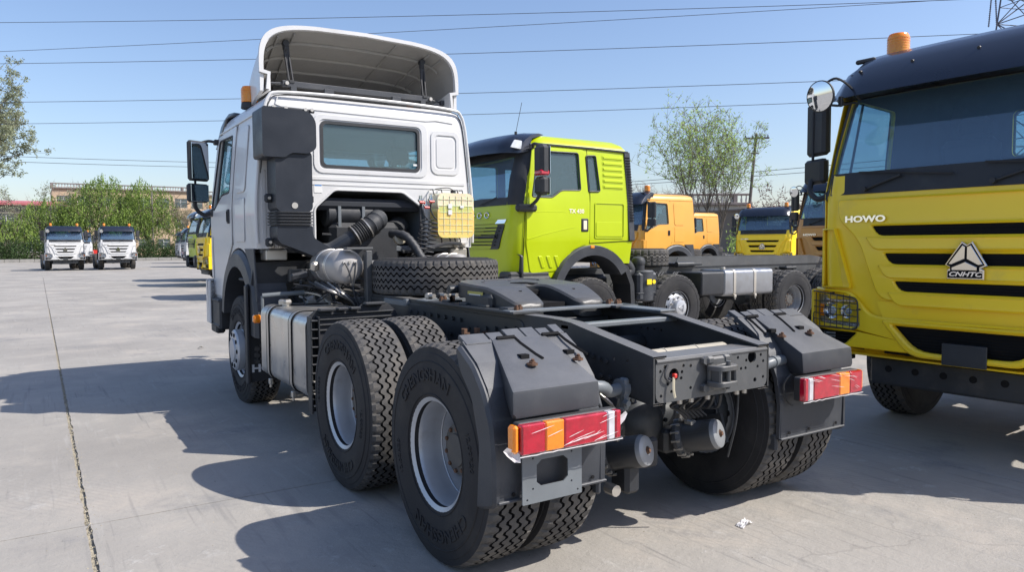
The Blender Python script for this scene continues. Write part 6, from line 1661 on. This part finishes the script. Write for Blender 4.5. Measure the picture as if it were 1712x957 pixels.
def block(name, loc, rz, size, wallm, label, floors, xs, wsz, parapet=None, roof=None, first=2.0, pitch=3.6, hole=True):
    b = empty(name, (loc[0],loc[1],0), rz, label, 'building'); W, D_, H = size
    # wall with real window openings
    g = G(); holes = []
    for k in range(floors):
        for x in xs: holes.append([(x-wsz[0]/2, first+k*pitch-wsz[1]/2),(x+wsz[0]/2, first+k*pitch-wsz[1]/2),(x+wsz[0]/2, first+k*pitch+wsz[1]/2),(x-wsz[0]/2, first+k*pitch+wsz[1]/2)])
    g.sheet([[(0,0),(W,0),(W,H),(0,H)]]+holes, 0, .3, lambda u,v,w:(u,w,v)); g.box((W/2,D_/2+.3,H/2),(W-.02,D_-.6,H-.02)); g.build('wall', wallm, b)
    for k in range(floors):
        for x in xs: win(b, x, first+k*pitch, wsz[0]-.1, wsz[1]-.1, .16, 3 if wsz[0] > 2.2 else 2)
    if parapet:
        g = G(); z0 = H; g.box((W/2,.0,z0+.12),(W+.5,.7,.24),.03); g.box((W/2,.0,z0+parapet),(W+.4,.40,.18),.03)
        for x in range(0, int(W)+1, 5): g.box((min(x,W),0,z0+parapet/2),(.35,.38,parapet),.02)
        g.build('coping', COPING, b); g = G(); n = int(W/.42)
        for i in range(n): x = (i+.5)*W/n; g.lathe([(.05,0),(.09,.15*parapet),(.10,.3*parapet),(.05,.55*parapet),(.08,.78*parapet)], (x,0,z0+.22),(0,0,1),5)
        pk = g.build('balusters', BALW, b)
        if n > 60: tag(pk, kind='stuff')
    if roof:
        g = G(); g.sheet([[(-.7,0),(-.7,.32),(D_/2,.95),(D_+.7,.32),(D_+.7,0)]], -.5, W+.5, lambda u,v,w:(w,u,H+v)); g.build('roof', roof, b)
    return b
block('apartment_block', (-.6,141,0), 0, (20.8,14,11.4), BEIGE, 'beige three-storey block with rooftop balustrade behind the willows', 3, [1.7+3.0*k for k in range(7)], (2.1,1.7), parapet=.85, first=2.2, pitch=3.6)
block('apartment_block', (20.5,143.5,0), 0, (30,14,11.0), BEIGE, 'set-back right wing of the beige block, seen under the white cab mirror', 3, [1.7+3.0*k for k in range(9)], (2.0,1.6), parapet=.8, first=2.1, pitch=3.6)
block('long_house', (-52,122,0), 0, (52.5,12,7.6), GREYB, 'low building with a pink roof edge at the left edge of the photo', 2, [2.2+3.9*k for k in range(13)], (3.2,1.9), roof=PINK, first=1.9, pitch=3.55)
rzr = -radians(32.7)
block('balustrade_house', (36.5,49.3,0), rzr, (16.2,12,4.95), CREAMW, 'cream flat-roofed building with white roof balustrade behind the orange cabs', 1, [2.5,6.5,10.5,14.], (1.6,1.6), parapet=.95, first=2.0)
bs = block('shed', (41.6,40.5,0), radians(-92), (30,9,4.05), BROWNW, 'grey-brown flat shed wall behind the distant yellow cab', 1, [20,24], (1.5,1.3), first=2.2)
g = G(); g.box((15,.0,4.10),(30.4,.5,.14),.02); g.build('coping', COPING, bs)
# red hoarding between the far white trucks
g = G(); g.box((0,0,.75),(1.4,.06,1.1),.01); rh = empty('red_barrier', (2.35,88,0), 0, 'red panel standing behind the two front-facing white trucks', 'barrier')
g.build('panel', REDCAP, rh); g = G(); g.box((-.6,0,.4),(.06,.3,.8)); g.box((.6,0,.4),(.06,.3,.8)); g.build('leg', REDCAP, rh)
# utility poles
WOOD = mat('weathered_pole', (.17,.15,.14), .85, var=(3,.2)); 
def pole(x, y, H, label, lean=0., arm=True, r=.13, head=0.):
    t = empty('utility_pole', (x,y,0), head, label, 'pole'); g = G(); g.tube([(0,0,0),(lean,0,H)], [r, r*.68], 10); g.build('pole_shaft', WOOD, t)
    if arm:
        g = G(); g.box((lean,-.12,H-.35),(1.7,.10,.12),.01); g.build('cross_arm', WOOD, t)
        for dx in (-.75,-.3,.3,.75): q = G(); q.lathe([(.03,0),(.055,.05),(.03,.09),(.05,.13),(0,.16)], (lean+dx,-.12,H-.29),(0,0,1),8); q.build('insulator', PLASTIC, t)
        g = G(); g.box((lean*.85,-.1,H-1.4),(.5,.08,.08),.01); g.build('bracket', WOOD, t)
    return t
pole(39.0,31.7,9.25,'leaning grey utility pole with a cross arm right of the young tree', lean=.75, head=-radians(40))
pole(9.6,101,8.6,'thin grey pole in front of the beige block, right of the willows', arm=False, r=.11)
pole(19.3,118,10.5,'thin pole directly under the white cab mirror', arm=False, r=.10)
# lattice transmission tower
STL = mat('galvanised_steel', (.11,.12,.16), .6, metal=.3)
tw = empty('transmission_tower', (126.5,49.5,0), radians(-20), 'steel lattice transmission tower above the big yellow truck at the top right corner', 'pylon')
def hwz(z): return 6.5-4.6*z/60 if z < 60 else 1.9
g = G()
zs = [0,9,17,24,30,35.5,40.5,45,49.5,54,58,62]
for sx, sy in ((-1,-1),(1,-1),(1,1),(-1,1)):
    g = G()
    for a, b in zip(zs, zs[1:]): g.tube([(sx*hwz(a),sy*hwz(a),a),(sx*hwz(b),sy*hwz(b),b)], .16, 4)
    g.build('leg', STL, tw)
g = G()
C4 = [(-1,-1),(1,-1),(1,1),(-1,1)]
for i in range(4):
    p, q = C4[i], C4[(i+1)%4]
    for a, b in zip(zs, zs[1:]):
        P = lambda c, z: Vector((c[0]*hwz(z), c[1]*hwz(z), z)); m_ = (P(p,a)+P(q,a)+P(p,b)+P(q,b))/4
        g.tube([P(p,a),P(q,b)], .09, 4, caps=False); g.tube([P(q,a),P(p,b)], .09, 4, caps=False); g.tube([P(p,a),P(q,a)], .08, 4, caps=False); g.tube([m_, (P(p,a)+P(p,b))/2], .06, 4, caps=False); g.tube([m_, (P(q,a)+P(q,b))/2], .06, 4, caps=False)
g.build('bracing', STL, tw)
for z in (38.3, 49, 59):
    for s in (-1, 1):
        g = G(); A = [Vector((s*hwz(z),-1.2,z)),Vector((s*hwz(z),1.2,z)),Vector((s*hwz(z+2.4),0,z+2.6))]; tip = Vector((s*8.4,0,z))
        for a in A: g.tube([a, tip], .10, 4, caps=False)
        for k in range(1,5):
            P = [a.lerp(tip, k/5) for a in A]; Q = [a.lerp(tip, (k-1)/5) for a in A]
            for i in range(3): g.tube([P[i],P[(i+1)%3]], .06, 4, caps=False); g.tube([P[i],Q[(i+1)%3]], .06, 4, caps=False)
        arm = g.build('cross_arm', STL, tw)
        for dx, ddx in ((-.42,-.35),(.42,.35)):
            g = G(); g.tube([tip+Vector((dx*.9,0,-.2)), tip+Vector((dx+ddx*.9,0,-4.6))], .085, 6)
            for k in range(14): c = (tip+Vector((dx*.9,0,-.4))).lerp(tip+Vector((dx+ddx*.9,0,-4.4)), k/13); g.lathe([(.05,-.03),(.17,-.02),(.05,.05)], c, (0,0,1), 7)
            g.tube([tip, tip+Vector((dx*.9,0,-.25))], .07, 5); g.build('insulator_string', STL, arm)
# overhead wires
WIRE = mat('wire', (.05,.055,.07), .6)
def wire(a, b, sag, r, label):
    a, b = Vector(a), Vector(b); d = b-a; a2, b2 = a-d*.35, b+d*.35; g = G()
    g.tube([a2.lerp(b2, i/40)+Vector((0,0,-sag*(1-(i/20-1)**2)+sag*.75)) for i in range(41)], r, 5); o = g.build('overhead_wire', WIRE, sharp=60); tag(o, label, 'wire', 'overhead power lines'); return o
wire((-4.8,70.6,19.84),(51.7,19.9,17.41), .8, .021, 'topmost overhead wire crossing the whole sky')
wire((-4.88,70.5,17.51),(49.35,21.4,17.43), .5, .019, 'second overhead wire from the top, rising to the right and passing behind the roof deflector')
wire((-4.92,70.45,16.49),(47.95,22.15,14.99), .8, .021, 'third overhead wire, passing behind the roof deflector to the yellow truck')
wire((-4.13,69.7,13.37),(40.64,26.64,12.05), .6, .020, 'fourth overhead wire, level with the beacon of the white cab')
wire((-3.45,69.2,11.62),(39.94,27.0,10.66), .6, .019, 'lowest of the five long overhead wires, just above the cab mirror')
wire((-6,98,11.9),(19,92.4,11.9), .2, .028, 'upper of two low wires above the willows at the left')
wire((-6,98,11.3),(19,92.2,11.3), .2, .028, 'lower of two low wires above the willows at the left')
wire((36.5,46.5,6.6),(50,24,7.6), .25, .022, 'upper low wire behind the utility pole on the right')
wire((36.5,46.5,6.4),(50,24,7.15), .25, .022, 'lower low wire behind the utility pole on the right')
